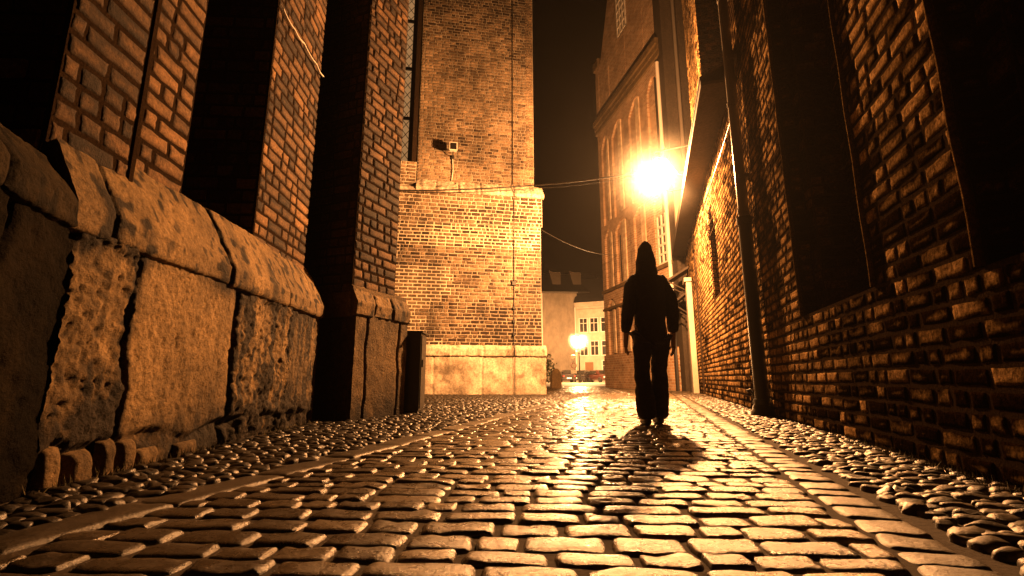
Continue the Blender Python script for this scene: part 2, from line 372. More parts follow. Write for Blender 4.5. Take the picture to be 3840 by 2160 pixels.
def laid(acc, rects, kind, seed, hi=True):
    """ground stones: (cx, cy, half length, half width, angle) -> one pillow each"""
    rg = np.random.default_rng(seed)
    q = np.array(rects); n = len(q)
    if n == 0: return
    if hi: s1 = np.array([-1, -.97, -.9, -.78, -.4, 0, .4, .78, .9, .97, 1]); t1 = np.array([-1, -.97, -.9, -.76, -.4, 0, .4, .76, .9, .97, 1])
    else: s1 = np.array([-1, -.8, -.3, .3, .8, 1]); t1 = np.array([-1, -.7, 0, .7, 1])
    s, t = np.meshgrid(s1, t1, indexing='ij')
    if kind == 'pebble':
        x = s * np.sqrt(1 - t * t * .42); y = t * np.sqrt(1 - s * s * .42)
        r = np.clip(np.maximum(abs(s), abs(t)) * .35 + np.sqrt((x * x + y * y)) * .65, 0, 1)
        prof = np.sqrt(np.clip(1 - r ** 5.5, 0, 1)) ** .9
        hgt = .028
    elif kind == 'slab':
        x, y = s, t; prof = np.minimum((1 - abs(s) ** 16), (1 - abs(t) ** 9)); prof = np.clip(prof, 0, 1) ** .5; hgt = .026
    else:
        x = s * (1 - .06 * t * t); y = t * (1 - .10 * s ** 4)
        prof = (np.clip(1 - abs(s) ** 20, 0, 1) * np.clip(1 - abs(t) ** 12, 0, 1)) ** .55; hgt = .030
    z = -.032 + hgt * prof + {'pebble': .009, 'slab': .006}.get(kind, 0.)
    cx, cy, hl, hw, an = q.T
    lx = x[None] * hl[:, None, None]; ly = y[None] * hw[:, None, None]
    c, sn = np.cos(an)[:, None, None], np.sin(an)[:, None, None]
    X = cx[:, None, None] + c * lx - sn * ly; Y = cy[:, None, None] + sn * lx + c * ly
    jit = rg.uniform(-1, 1, (n, 3)); rgh = np.where(rg.random(n) < .14, .012, .0052)
    if kind == 'slab': rgh = rgh * .6
    if kind == 'pebble': rgh = rgh * 1.9
    zz = z[None] + jit[:, 0][:, None, None] * (.003 if kind != 'pebble' else .006) + lx * jit[:, 1][:, None, None] * .025 + ly * jit[:, 2][:, None, None] * .06
    Q = np.stack([X, Y, zz * 0 + seed], -1)
    pj = 1.7 if kind == 'pebble' else 1.
    X = X + .006 * pj * vnoise(Q * 18) ; Y = Y + .005 * pj * vnoise(Q * 21 + 40)
    zz = zz + rgh[:, None, None] * fbm(Q * 30 + 7, 3) * (prof[None] > .2) + .004 * vnoise(Q * .8 + 3)
    P = np.stack([X, Y, zz], -1)
    f = gridf(len(s1), len(t1)); m = len(s1) * len(t1)
    F = (f[None] + (np.arange(n) * m)[:, None, None]).reshape(-1, 4)
    vignette = np.clip((.25 - cx + .12 * cy) / 1.5, 0, 1) * .62 + np.clip((cx - .95 - .3 * cy) / .5, 0, 1) * .15 + np.clip((1.5 - cy) / .8, 0, 1) * .12  # corner vignetting and dimmer left edge painted into the stone tone
    acc.add(P.reshape(-1, 3), F, tone=np.clip(np.repeat(rg.random(n) * (1 - vignette) - vignette * .35, m), 0, 1), smooth=True)

K = .293
def street(Y0, Y1, xl, xr, row, ln_, slope, seed, gap=.008):
    rg = random.Random(seed); out = []; y = Y0
    while y < Y1:
        rw = row * rg.uniform(.88, 1.14)
        x = xl(y) - rg.random() * ln_
        while x < xr(y):
            L = ln_ * rg.choice([.62, .8, .95, 1.05, 1.2, 1.42])
            a, b = max(x, xl(y)), min(x + L, xr(y))
            if b - a > .07:
                xm = (a + b) / 2
                out.append((xm, y + slope * (xm - .3 * y) + rg.uniform(-.006, .006), (b - a) / 2 - gap / 2 * rg.uniform(.6, 1.2), rw / 2 - gap * .42, slope + rg.uniform(-.03, .03)))
            x += L
        y += rw
    return out
sl = -.06
xl_s = lambda y: -1.74 + K * y; xr_s = lambda y: .60 + K * y
st = Acc()
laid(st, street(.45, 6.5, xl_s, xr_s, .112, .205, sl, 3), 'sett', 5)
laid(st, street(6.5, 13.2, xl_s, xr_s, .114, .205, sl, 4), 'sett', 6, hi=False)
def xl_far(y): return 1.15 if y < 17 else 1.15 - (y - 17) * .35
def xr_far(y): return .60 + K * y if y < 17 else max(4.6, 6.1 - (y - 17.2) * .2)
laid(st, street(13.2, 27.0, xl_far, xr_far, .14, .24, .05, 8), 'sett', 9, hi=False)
tag(st.build('cobbled_street', M['sett']), 'worn granite setts of the narrow street, shiny in the lamplight', kind='structure')
# kerb strips of flat slabs on both sides
kb = Acc(); rg = random.Random(5)
def strip(x0, w, Y0, Y1, L0):
    out = []; y = Y0
    while y < Y1:
        L = L0 * rg.uniform(.75, 1.3)
        ang = math.atan2(1, K) + rg.uniform(-.04, .04)
        ym = y + L / 2
        out.append((x0 + w / 2 + K * ym, ym, L * .522 - .006, w / 2 * rg.uniform(.92, 1.04) - .004, ang)); y += L
    return out
laid(kb, strip(.62, .20, .35, 13.2, .125), 'sett', 21)
laid(kb, strip(-1.99, .24, .35, 9.0, .42), 'slab', 22)
tag(kb.build('kerb_strip', M['kerb']), 'rows of flat kerb slabs edging the setts on both sides', kind='structure')
# field-stone margins
def margin(Y0, Y1, xl, xr, seed, dx=.110, dy=.057):
    rg = random.Random(seed); out = []; y = Y0; r = 0
    while y < Y1:
        a, b = xl(y), xr(y); x = a + rg.random() * dx * .5
        while x < b - .02:
            L = dx * rg.uniform(.62, 1.35)
            out.append((x + L / 2, y + rg.uniform(-.024, .024), L * rg.uniform(.44, .54), dy * rg.uniform(.46, .68), rg.uniform(-.5, .5) - .06)); x += L
        y += dy * rg.uniform(.9, 1.15); r += 1
    return out
pm = Acc()
wallx = lambda y: 1.50 + .295 * y
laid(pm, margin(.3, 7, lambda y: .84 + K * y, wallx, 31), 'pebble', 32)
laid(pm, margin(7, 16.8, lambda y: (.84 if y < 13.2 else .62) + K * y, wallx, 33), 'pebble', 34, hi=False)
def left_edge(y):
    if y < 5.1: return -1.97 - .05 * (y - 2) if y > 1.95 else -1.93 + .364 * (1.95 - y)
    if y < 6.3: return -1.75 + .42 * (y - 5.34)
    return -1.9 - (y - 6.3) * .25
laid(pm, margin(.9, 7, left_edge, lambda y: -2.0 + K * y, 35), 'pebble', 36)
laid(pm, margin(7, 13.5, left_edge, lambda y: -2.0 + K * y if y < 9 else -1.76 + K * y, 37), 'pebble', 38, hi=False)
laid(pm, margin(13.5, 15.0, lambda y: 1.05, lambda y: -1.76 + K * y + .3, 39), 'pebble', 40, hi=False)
tag(pm.build('fieldstone_margin', M['pebble']), 'small rounded field stones paving the margins along the walls', kind='structure')

# ================================================================== CHURCH (left)
CH = empty('brick_church', 'old brick church with stone plinth, stepped buttresses and tall leaded window on the left', 'church', (-2.6, 6, 0))
XL = lambda y, o=0: -1.95 - .05 * (y - 2) - o
Ul = A(-.05, 1, 0) / math.hypot(.05, 1); Nl = A(1, .05, 0) / math.hypot(.05, 1)
OL = A(-1.85, 0, 0)           # u = distance along the plinth from Y=0

# plinth of the near buttress: four weathered slabs
JO = [(2.40, .028), (3.40, .035), (4.36, .022)]
def plinth_d(u, v):
    P = np.stack([u, v, u * 0 + 2.], -1)
    sl_ = np.digitize(u, [j[0] for j in JO])
    amp = np.choose(sl_, [.028, .012, .030, .018])
    off = np.choose(sl_, [.012, .0, .006, -.012])
    d = off + amp * fbm(P * 7, 5, .6) + amp * .5 * fbm(P * 30, 3)
    pit = np.clip(vnoise(P * np.array([26, 18, 1])) - .58, 0, 1); d -= pit * np.choose(sl_, [.05, .02, .05, .02])
    pit2 = np.clip(vnoise(P * np.array([60, 34, 1]) + 9) - .5, 0, 1); d -= pit2 * np.choose(sl_, [.035, .022, .04, .02])
    for j, w in JO:
        wv = j + .025 * vnoise(np.stack([v * 5, v * 0 + j, v * 0], -1)) + .03 * (0.5 - v)
        d -= .05 * np.exp(-((u - wv) / (w * .6)) ** 2)
    foot = np.clip((.17 + .05 * vnoise(P * np.array([3, 0, 1])) - v) / .04, 0, 1)
    d -= foot * .035
    d += foot * .05 * fbm(P * np.array([9, 6, 1]) + 30, 2)
    return d
def plinth_t(u, v):
    P = np.stack([u, v, u * 0 + 5], -1)
    sl_ = np.digitize(u, [j[0] for j in JO])
    stk = fbm(P * np.array([9, .9, 1]) + 70, 4); spk = fbm(P * np.array([34, 22, 1]) + 5, 3)
    t = np.choose(sl_, [.62, .80, .46, .40]) + .25 * fbm(P * np.array([6, 3.5, 1]), 4) + np.choose(sl_, [.75, .3, 1.1, .7]) * np.minimum(stk + .05, .12) + np.choose(sl_, [.35, .16, .4, .2]) * spk
    sp2 = np.clip((vnoise(P * np.array([24, 13, 1]) + 3) - .18) / .2, 0, 1) * np.clip((vnoise(P * np.array([5, 3, 1]) + 8) + .35) / .5, 0, 1)
    lt2 = np.clip((vnoise(P * np.array([17, 10, 1]) + 60) - .3) / .2, 0, 1)
    run = np.clip((vnoise(P * np.array([15, .7, 1]) + 90) - .22) / .25, 0, 1)
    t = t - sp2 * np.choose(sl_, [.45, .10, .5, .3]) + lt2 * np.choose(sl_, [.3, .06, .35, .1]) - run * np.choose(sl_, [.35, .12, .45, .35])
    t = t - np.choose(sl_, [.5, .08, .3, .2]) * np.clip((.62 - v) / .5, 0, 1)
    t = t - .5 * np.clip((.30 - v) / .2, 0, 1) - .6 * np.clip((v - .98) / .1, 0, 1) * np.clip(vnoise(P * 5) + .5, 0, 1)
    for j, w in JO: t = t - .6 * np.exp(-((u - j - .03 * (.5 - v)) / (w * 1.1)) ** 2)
    return np.clip(t, 0, 1)
pl = Acc()
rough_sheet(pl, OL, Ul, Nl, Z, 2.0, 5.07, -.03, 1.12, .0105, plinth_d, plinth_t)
rough_sheet(pl, OL + Ul * 5.06, -Nl, Ul, Z, 0, 1.2, -.03, 1.12, .06, lambda u, v: .01 * fbm(np.stack([u, v, u * 0], -1) * 6, 3))
B1 = pl.build('plinth', M['stone'], CH)
U2 = A(.342, -.94, 0); N2 = A(.94, .342, 0); O2 = OL + Ul * 1.985
kp = Acc()
def kd(u, v):
    P = np.stack([u, v, u * 0 + 51.], -1)
    d = .02 * fbm(P * 7, 5, .6) - .03 * np.clip(vnoise(P * np.array([20, 14, 1])) - .5, 0, 1)
    for j in (.42, 1.0): d -= .04 * np.exp(-((u - j - .03 * vnoise(P * np.array([0, 5, 1]))) / .02) ** 2)
    return d
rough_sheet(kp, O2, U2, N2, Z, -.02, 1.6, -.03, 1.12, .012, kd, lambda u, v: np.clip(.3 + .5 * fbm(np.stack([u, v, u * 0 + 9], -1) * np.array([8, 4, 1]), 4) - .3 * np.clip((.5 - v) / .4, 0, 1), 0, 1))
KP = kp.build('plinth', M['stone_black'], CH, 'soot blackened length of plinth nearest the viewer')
# footing stones leaning at its foot
for (u, w_, h_, d_) in [(2.06, .10, .17, .05), (2.20, .13, .13, .07), (2.36, .09, .16, .055), (2.50, .10, .14, .05), (2.66, .16, .08, .04), (3.0, .2, .07, .035)]:
    ft = Acc(); p = OL + Ul * u
    rough_sheet(ft, p, Ul, Nl, Z, -w_ / 2, w_ / 2, -.03, h_, .012, lambda a, b, w_=w_, h_=h_, d_=d_, u=u: d_ * np.clip((1 - (abs(a) / (w_ / 2)) ** 4) * (1 - (np.clip(b, 0, 9) / h_) ** 5), 0, 1) ** .5 + .01 * fbm(np.stack([a + u, b, a], -1) * 20, 3) - .02,
                lambda a, b, u=u: .45 + .3 * fbm(np.stack([a + u, b, a], -1) * 9, 3))
    ft.build('footing_stone', M['stone'], B1)

def coping(acc, O, U, N, u0, u1, prof, res, joints, seed, amp=.012, tone0=.62, mitre=None, oscale=1.):
    """moulded capping stones: prof = list of (out, z)"""
    O, U, N = A(*O), A(*U), A(*N)
    pr = np.array(prof); seg = np.r_[0, np.cumsum(np.hypot(*np.diff(pr, axis=0).T))]
    nt_ = max(6, int(seg[-1] / res)); tt = np.linspace(0, seg[-1], nt_)
    po, pz = np.interp(tt, seg, pr[:, 0]), np.interp(tt, seg, pr[:, 1])
    pm_ = po * mitre if mitre else None; po = po * oscale
    nu = max(3, int((u1 - u0) / res)); uu = np.linspace(u0, u1, nu)
    gu, gt = np.meshgrid(uu, tt, indexing='ij')
    Q = np.stack([gu, gt, gu * 0 + seed], -1)
    d = amp * fbm(Q * 8, 4, .6) + amp * .6 * fbm(Q * 30, 2)
    d -= np.clip(vnoise(Q * np.array([6, 9, 1])) - .45, 0, 1) * amp * 3.5
    tone = tone0 + .3 * fbm(Q * np.array([5, 6, 1]), 4)
    for j in joints:
        gw = np.exp(-((gu - j - .012 * vnoise(np.stack([gt * 6, gt * 0 + j, gt * 0], -1))) / .013) ** 2); d -= .03 * gw; tone -= .6 * gw
    tone = tone + 1.1 * np.minimum(fbm(Q * np.array([7, 1.2, 1]) + 44, 3) + .05, .08) - .5 * np.clip((vnoise(Q * np.array([22, 14, 1]) + 2) - .3) / .2, 0, 1) - .45 * np.clip((.09 - gt) / .05, 0, 1); sidx = np.digitize(gu, joints); d += .006 * (np.sin(sidx * 2.3 + seed))
    dz = np.gradient(pz); do = np.gradient(po); nl_ = np.hypot(dz, do) + 1e-9
    no, nz = dz / nl_, -do / nl_
    if mitre: gu = gu - pm_[None] * np.clip(1 - (gu - u0) / .35, 0, 1); d = d * np.clip((gu - u0 + .03) / .12, .0, 1)
    P = O + gu[..., None] * U + (po[None] + d * no[None])[..., None] * N + (pz[None] + d * nz[None])[..., None] * Z
    F = gridf(nu, nt_)
    if np.dot(np.cross(U, Z), N) < 0: F = F[:, ::-1]
    acc.add(P.reshape(-1, 3), F, tone=np.clip(tone, 0, 1).ravel(), smooth=True)
    for e in ((-1,) if mitre else (0, -1)):
        pts = list(P[e]); acc.add(pts, [list(range(len(pts)))], tone=.4)

PRO = [(-.08, 1.06), (.0, 1.09), (.025, 1.10), (.035, 1.12), (.035, 1.225), (.02, 1.25), (-.10, 1.50), (-.20, 1.66), (-.30, 1.70), (-.34, 1.70)]
cp = Acc(); coping(cp, OL, Ul, Nl, 1.94, 5.09, PRO, .012, [2.18, 3.22, 4.2], 3, amp=.006)
cp.build('coping', M['stone'], B1, 'thick weathered coping stones with chipped lower edge and sloping top')

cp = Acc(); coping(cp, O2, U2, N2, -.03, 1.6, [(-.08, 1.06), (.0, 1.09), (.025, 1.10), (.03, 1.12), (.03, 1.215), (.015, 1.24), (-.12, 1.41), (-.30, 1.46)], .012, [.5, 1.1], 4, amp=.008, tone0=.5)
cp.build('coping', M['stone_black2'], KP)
def lt(lo, hi): return lambda u, v, x: lo + (hi - lo) * x
# brickwork standing on the plinth
b1 = Acc()
bricks(b1, OL - Nl * .115, Ul, Nl, 1.90, 2.36, 1.48, 5.2, bl=.28, ch=.113, j=.02, depth=.006, seed=2, tone=lambda u, v, x: .0 + .7 * x, wob=.006, rough=.003)  # partial shadow of the left step painted as darker bricks
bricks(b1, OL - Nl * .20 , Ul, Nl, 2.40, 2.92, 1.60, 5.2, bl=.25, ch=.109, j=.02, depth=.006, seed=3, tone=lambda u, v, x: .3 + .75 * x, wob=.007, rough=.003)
# camera-facing flank and inner core
bricks(b1, OL - Nl * .13 + Ul * 1.9, -Nl, -Ul, 0, 2.0, 1.2, 5.2, low=True, seed=4)
b1.obox(OL - Nl * .50 + Ul * 1.93 + Z * 1.2, Ul * .96, -Nl * 2, Z * 4.0, mat=1)
b1.obox(OL - Nl * .215 + Ul * 2.365 + Z * 1.2, Ul * .03, Nl * .11, Z * 4.0, mat=1)
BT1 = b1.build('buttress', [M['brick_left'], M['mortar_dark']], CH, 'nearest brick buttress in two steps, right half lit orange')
b2 = Acc()
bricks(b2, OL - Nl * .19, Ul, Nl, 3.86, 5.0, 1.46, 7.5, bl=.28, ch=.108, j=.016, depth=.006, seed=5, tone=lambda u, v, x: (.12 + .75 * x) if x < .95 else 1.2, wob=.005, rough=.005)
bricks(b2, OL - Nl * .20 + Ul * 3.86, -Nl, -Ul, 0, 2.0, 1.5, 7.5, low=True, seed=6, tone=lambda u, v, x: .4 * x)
b2.obox(OL - Nl * .26 + Ul * 3.9 + Z * 1.3, Ul * 1.08, -Nl * 2, Z * 6.2, mat=1)
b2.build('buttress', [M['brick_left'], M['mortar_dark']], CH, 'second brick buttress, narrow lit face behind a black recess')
# recessed wall behind both
rw = Acc()
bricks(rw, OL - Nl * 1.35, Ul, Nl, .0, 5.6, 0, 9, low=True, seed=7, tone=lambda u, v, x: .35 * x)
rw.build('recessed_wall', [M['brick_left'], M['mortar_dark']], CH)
# third buttress turned towards the street, with its own plinth
Up = A(.42, 1, 0) / math.hypot(.42, 1); Np = A(1, -.42, 0) / math.hypot(.42, 1)
OP = A(-1.80, 5.34, 0); LP = 1.0
pl3 = Acc()
def p3d(u, v):
    P = np.stack([u, v, u * 0 + 12.], -1)
    d = .014 * fbm(P * 7, 5, .6)
    for j in (.2, .82): d -= .03 * np.exp(-((u - j - .02 * vnoise(P * np.array([0, 4, 1]))) / .016) ** 2)
    return d
rough_sheet(pl3, OP, Up, Np, Z, 0, LP, -.03, 1.2, .016, p3d, lambda u, v: np.clip(.36 + .3 * fbm(np.stack([u, v, u * 0 + 3], -1) * np.array([6, 3, 1]), 4) - .3 * np.clip((.3 - v) / .3, 0, 1), 0, 1))
rough_sheet(pl3, OP, -Np, -Up, Z, 0, 1.6, -.03, 1.2, .05, lambda u, v: .01 * fbm(np.stack([u, v, u * 0], -1) * 6, 3), lambda u, v: .2 + 0 * u)
rough_sheet(pl3, OP + Up * LP, -Np, Up, Z, 0, 1.6, -.03, 1.2, .06, lambda u, v: .01 * fbm(np.stack([u, v, u * 0], -1) * 6, 3), lambda u, v: .3 + 0 * u)
B3 = pl3.build('plinth', M['stone'], CH, 'far plinth block turned towards the street')
PRO3 = [(-.08, 1.16), (.02, 1.18), (.025, 1.33), (.01, 1.35), (-.07, 1.52), (-.09, 1.54)]
c3 = Acc(); coping(c3, OP, Up, Np, -.02, LP + .02, PRO3, .016, [.32, .66], 9, amp=.009)
c3.obox(OP - Np * .6 - Up * .02 + Z * 1.16, Up * (LP + .04), Np * .55, Z * .36)
c3.build('coping', M['stone'], B3)
b3 = Acc()
bricks(b3, OP - Np * .075, Up, Np, -.02, .79, 1.5, 9, bl=.28, ch=.115, j=.018, depth=.007, seed=8, tone=lambda u, v, x: .05 + .7 * x, wob=.007, rough=.005)
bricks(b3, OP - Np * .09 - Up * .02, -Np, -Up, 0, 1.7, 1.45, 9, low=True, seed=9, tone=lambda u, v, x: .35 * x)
b3.obox(OP - Np * .13 + Up * .03 + Z * 1.4, Up * .75, -Np * 1.6, Z * 7.6, mat=1)
b3.build('buttress', [M['brick_left'], M['mortar_dark']], CH, 'third brick buttress, angled and half in shade')

# ------------------------------------------------ tower pier facing the viewer
Ut = A(.9845, .1758, 0); Nt = A(.1758, -.9845, 0); OT = A(.98, 14.2, 0) - Ut * 5
tw = Acc()
def ttone(u, v, x):
    n_ = float(vnoise(np.array([[u * .8, v * .7, 3.]]))[0]); t = .15 + .7 * x + .22 * n_
    if v < 4.3 and u < 1.9 - .25 * math.sin(v * 5): t = .48 + .22 * x
    if v < 2.6 and u > 2.4: t -= .22
    if u > 4.3: t -= .08  # right edge toned down to even out the lamp's falloff
    return t
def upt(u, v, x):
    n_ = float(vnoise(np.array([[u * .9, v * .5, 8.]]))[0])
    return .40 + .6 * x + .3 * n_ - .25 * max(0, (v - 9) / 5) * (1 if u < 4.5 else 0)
# lower stage; the repointed patch at its lower left is laid evenly with pale joints
rgt = random.Random(77)
for k_ in range(14):
    v_ = 1.40 + k_ * 3.0 / 14
    b_ = max(.2, min(2.2, 1.75 - .5 * math.sin(k_ * .55) + rgt.uniform(-.3, .3)))
    if k_ > 10: b_ = .5 + .2 * rgt.random()
    bricks(tw, OT, Ut, Nt, -.6, b_, v_, v_ + 3.0 / 14, bl=.27, ch=.107, j=.021, depth=.005, seed=110 + k_, tone=ttone, wob=.003, mortar=2, mort_tone=1., even=True)
    bricks(tw, OT, Ut, Nt, b_, 4.93, v_, v_ + 3.0 / 14, bl=.28, ch=.107, j=.016, depth=.009, seed=130 + k_, tone=lambda u, v, x: ttone(max(u, 1.95), v, x), wob=.006, rough=.006, mortar=2, mort_tone=.45)
bricks(tw, OT, Ut, Nt, -.6, 4.93, 4.4, 5.16, bl=.26, ch=.11, j=.02, depth=.006, seed=13, tone=ttone, wob=.004, mortar=2, mort_tone=1.)
bricks(tw, OT + Nt * .045, Ut, Nt, -.6, 4.97, 5.16, 6.12, bl=.27, ch=.115, j=.015, depth=.005, seed=14, tone=lambda u, v, x: .35 + .4 * x + .3 * float(vnoise(np.array([[u * 1.5, v * 2, 1.]]))[0]), wob=.005, rough=.007, mortar=2, mort_tone=.8)
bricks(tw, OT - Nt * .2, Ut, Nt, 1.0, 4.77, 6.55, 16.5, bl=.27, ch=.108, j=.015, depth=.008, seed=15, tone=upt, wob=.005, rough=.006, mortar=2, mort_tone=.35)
bricks(tw, OT - Nt * .05, Ut, Nt, -1.2, .98, 6.2, 7.1, bl=.27, ch=.115, seed=16, tone=lambda u, v, x: .6 + .4 * x, wob=.006, rough=.008, mortar=2, mort_tone=1.)
# pale quoin-like bricks up the right edge
bricks(tw, OT - Nt * .196, Ut, Nt, 4.50, 4.772, 7.0, 16.5, bl=.27, ch=.108, j=.012, depth=.008, seed=17, tone=lambda u, v, x: .75 + .2 * x, head=.3, wob=.003, mortar=2, mort_tone=.5)
# solid behind
tw.obox(OT - Ut * 2 - Nt * .02, Ut * 6.92, -Nt * 2.5, Z * 5.15, mat=1)
tw.obox(OT - Ut * 2 - Nt * .02 + Z * 5.17, Ut * 6.96, -Nt * 2.5, Z * 1.0, mat=1)
tw.obox(OT + Ut * 1.02 - Nt * .22 + Z * 6.1, Ut * 3.73, -Nt * 2.3, Z * 10.4, mat=1)
tw.obox(OT - Ut * 2 - Nt * .07 + Z * 6.1, Ut * 2.96, -Nt * 2.3, Z * .99, mat=1)
TW = tw.build('tower_pier', [M['brick_tower'], M['mortar_dark'], M['mortar_pale']], CH, 'tall brick pier brightly lit by the lamp, repointed at lower left')
tp = Acc()
def tpd(u, v):
    P = np.stack([u, v, u * 0 + 22.], -1); d = .02 * fbm(P * 5, 4)
    for j in (1.7, 3.1, 4.06): d -= .03 * np.exp(-((u - j) / .022) ** 2)
    return d
def tpt(u, v):
    P = np.stack([u, v, u * 0 + 31], -1)
    return np.clip(.66 + .9 * fbm(P * np.array([2.4, 2.6, 1]), 5) - .5 * np.clip((vnoise(P * np.array([9, 8, 1])) - .2) / .3, 0, 1) * np.clip(vnoise(P * np.array([1.6, 2, 1]) + 4) + .2, 0, 1) - .2 * np.clip((.3 - v) / .3, 0, 1) - .35 * np.exp(-((u - 4.75) / .3) ** 2) * np.clip(1 - v, 0, 1), 0, 1)
rough_sheet(tp, OT + Nt * .09, Ut, Nt, Z, -.6, 5.03, -.04, 1.1, .03, tpd, tpt)
tp.quad(OT + Nt * .09 + Ut * 5.03, OT - Nt * 2 + Ut * 5.03, OT - Nt * 2 + Ut * 5.03 + Z * 1.1, OT + Nt * .09 + Ut * 5.03 + Z * 1.1)
tp.build('plinth', M['stone_pale'], TW)
tc_ = Acc()
coping(tc_, OT, Ut, Nt, -.6, 5.05, [(.05, 1.07), (.12, 1.085), (.13, 1.10), (.13, 1.30), (.10, 1.34), (0., 1.43), (-.05, 1.43)], .03, [1.1, 2.2, 3.15, 4.08, 4.55], 13, amp=.012, tone0=.85)
tc_.obox(OT - Ut * .6 - Nt * .5 + Z * 1.07, Ut * 5.64, Nt * .52, Z * .33)
tc_.build('coping', M['stone_pale'], TW); tc_ = Acc()
coping(tc_, OT, Ut, Nt, 1.0, 5.03, [(.03, 6.10), (.10, 6.12), (.12, 6.16), (.12, 6.24), (.06, 6.30), (-.2, 6.62), (-.25, 6.62)], .03, [1.6, 2.3, 3.0, 3.6, 4.1, 4.6], 14, amp=.016, tone0=.75)
coping(tc_, OT, Ut, Nt, -1.2, 1.0, [(.03, 6.10), (.09, 6.12), (.1, 6.2), (.04, 6.26), (-.05, 6.3)], .03, [-.2, .4], 15, amp=.016, tone0=.75)
tc_.obox(OT + Ut * .6 - Nt * .6 + Z * 6.11, Ut * 4.38, Nt * .6, Z * .16)
tc_.build('ledge', M['stone_pale'], TW, 'pale broken ledge half way up the tower pier')
# leaded window left of the pier
wn = Acc(); Wb = OT - Nt * .75
wn.quad(Wb + Ut * -1.2 + Z * 7.1, Wb + Ut * .80 + Z * 7.1, Wb + Ut * .80 + Z * 17, Wb + Ut * -1.2 + Z * 17, tone=.6)
WN = wn.build('window', M['pane_lit'], CH, 'tall leaded church window with diamond panes')
wl = Acc(); d_ = .27
k = 0
for i in range(-12, 60):
    for sgn in (1, -1):
        # diagonal lead lines clipped to the opening
        x0, x1 = -1.2, .80
        zA = 7.1 + i * d_ * 1.35; zB = zA + sgn * (x1 - x0) * 1.35
        pts = []
        for t in np.linspace(0, 1, 30):
            x = x0 + (x1 - x0) * t; z = zA + (zB - zA) * t
            if 7.1 <= z <= 16.9: pts.append(Wb + Ut * x + Nt * .012 + Z * z)
        if len(pts) > 1: wl.tube([pts[0], pts[-1]], .011, n=4, cap=False)
wl.build('leading', M['iron'], WN)
wf = Acc()
wf.obox(Wb + Ut * .66 + Z * 7.05, Ut * .16, Nt * .09, Z * 10)
wf.obox(Wb + Ut * -.32 + Z * 7.05, Ut * .07, Nt * .08, Z * 10)
for z in (7.05, 8.9, 10.75, 12.6, 14.45): wf.obox(Wb + Ut * -1.2 + Nt * .003 + Z * z, Ut * 1.86, Nt * .06, Z * .10)
wf.build('frame', M['iron'], WN)
cw = Acc()
cw.obox(Wb + Ut * .82 - Nt * .1 + Z * 6.9, Ut * .5, Nt * .62, Z * 10)
cw.obox(Wb + Ut * -4 - Nt * .3 + Z * 0, Ut * 5, Nt * .25, Z * 18)
cw.build('nave_wall', M['mortar_dark'], CH)
# black panel beside the third plinth
cb = empty('metal_cabinet', 'narrow black metal cabinet standing against the end of the far plinth', 'cabinet', (-1.55, 6.5, 0))
ca = Acc(); ca.box(-1.78, 6.36, .03, -1.24, 6.72, 1.06); ca.build('body', M['iron'], cb)
ca = Acc(); ca.box(-1.80, 6.34, 1.062, -1.215, 6.74, 1.09); ca.build('lid', M['iron'], cb)
ca = Acc(); ca.box(-1.76, 6.38, -.03, -1.26, 6.70, .028); ca.build('base', M['iron'], cb)
ca = Acc(); ca.box(-1.238, 6.385, .06, -1.228, 6.70, 1.03); ca.tube([(-1.222, 6.42, .6), (-1.222, 6.42, .7)], .012); ca.build('door', M['iron'], cb)

# floodlight on the tower, lightning conductor, wires
fl = empty('floodlight', 'small boxy floodlight on a conduit, throwing a square shadow on the tower pier', 'floodlight', tuple(OT + Ut * 2.1 - Nt * .2 + Z * 7.3))
fb = OT + Ut * 2.1 - Nt * .19
f = Acc(); f.obox(fb + Nt * .26 - Ut * .11 + Z * 7.48, Ut * .22, Nt * .13, Z * .24)
f.obox(fb + Nt * .395 - Ut * .125 + Z * 7.465, Ut * .25, Nt * .03, Z * .27); f.build('housing', M['white'], fl)
f = Acc(); f.obox(fb + Nt * .427 - Ut * .10 + Z * 7.49, Ut * .20, Nt * .006, Z * .22); f.build('glass', M['glass_dark'], fl)
f = Acc(); f.tube([fb + Nt * .02 + Z * 7.42, fb + Nt * .18 + Z * 7.42, fb + Nt * .3 + Z * 7.49], .016); f.obox(fb - Ut * .05 + Z * 7.35, Ut * .1, Nt * .03, Z * .14); f.build('bracket', M['iron'], fl)
f = Acc(); f.tube([fb + Nt * .025 + Z * 7.35, fb + Nt * .025 + Ut * .02 + Z * 7.0, fb + Nt * .03 - Ut * .01 + Z * 6.62], .014); f.build('conduit', M['white'], fl)
lc = empty('lightning_conductor', 'thin dark lightning conductor running down the right of the tower pier', 'cable', tuple(OT + Ut * 4.06 + Nt * .15))
f = Acc()
f.tube([OT + Ut * 4.05 - Nt * .16 + Z * 16, OT + Ut * 4.06 - Nt * .16 + Z * 6.66, OT + Ut * 4.06 + Nt * .16 + Z * 6.2, OT + Ut * 4.06 + Nt * .08 + Z * 6.0, OT + Ut * 4.06 + Nt * .035 + Z * 5.0, OT + Ut * 4.07 + Nt * .035 + Z * 3.3, OT + Ut * 4.06 + Nt * .035 + Z * 1.5, OT + Ut * 4.06 + Nt * .16 + Z * 1.28, OT + Ut * 4.06 + Nt * .14 + Z * .9, OT + Ut * 4.06 + Nt * .13 + Z * -.02], .012, n=6)
f.build('wire', M['iron'], lc)
for z in (1.75, 2.15, 2.55, 3.32):
    f = Acc(); c = OT + Ut * 4.06 + Nt * .0 + Z * z; s_ = .06 if z > 3 else .035
    f.obox(c - Ut * s_ - Z * s_, Ut * 2 * s_, Nt * .06, Z * 2 * s_); f.build('clip', M['iron'], lc)
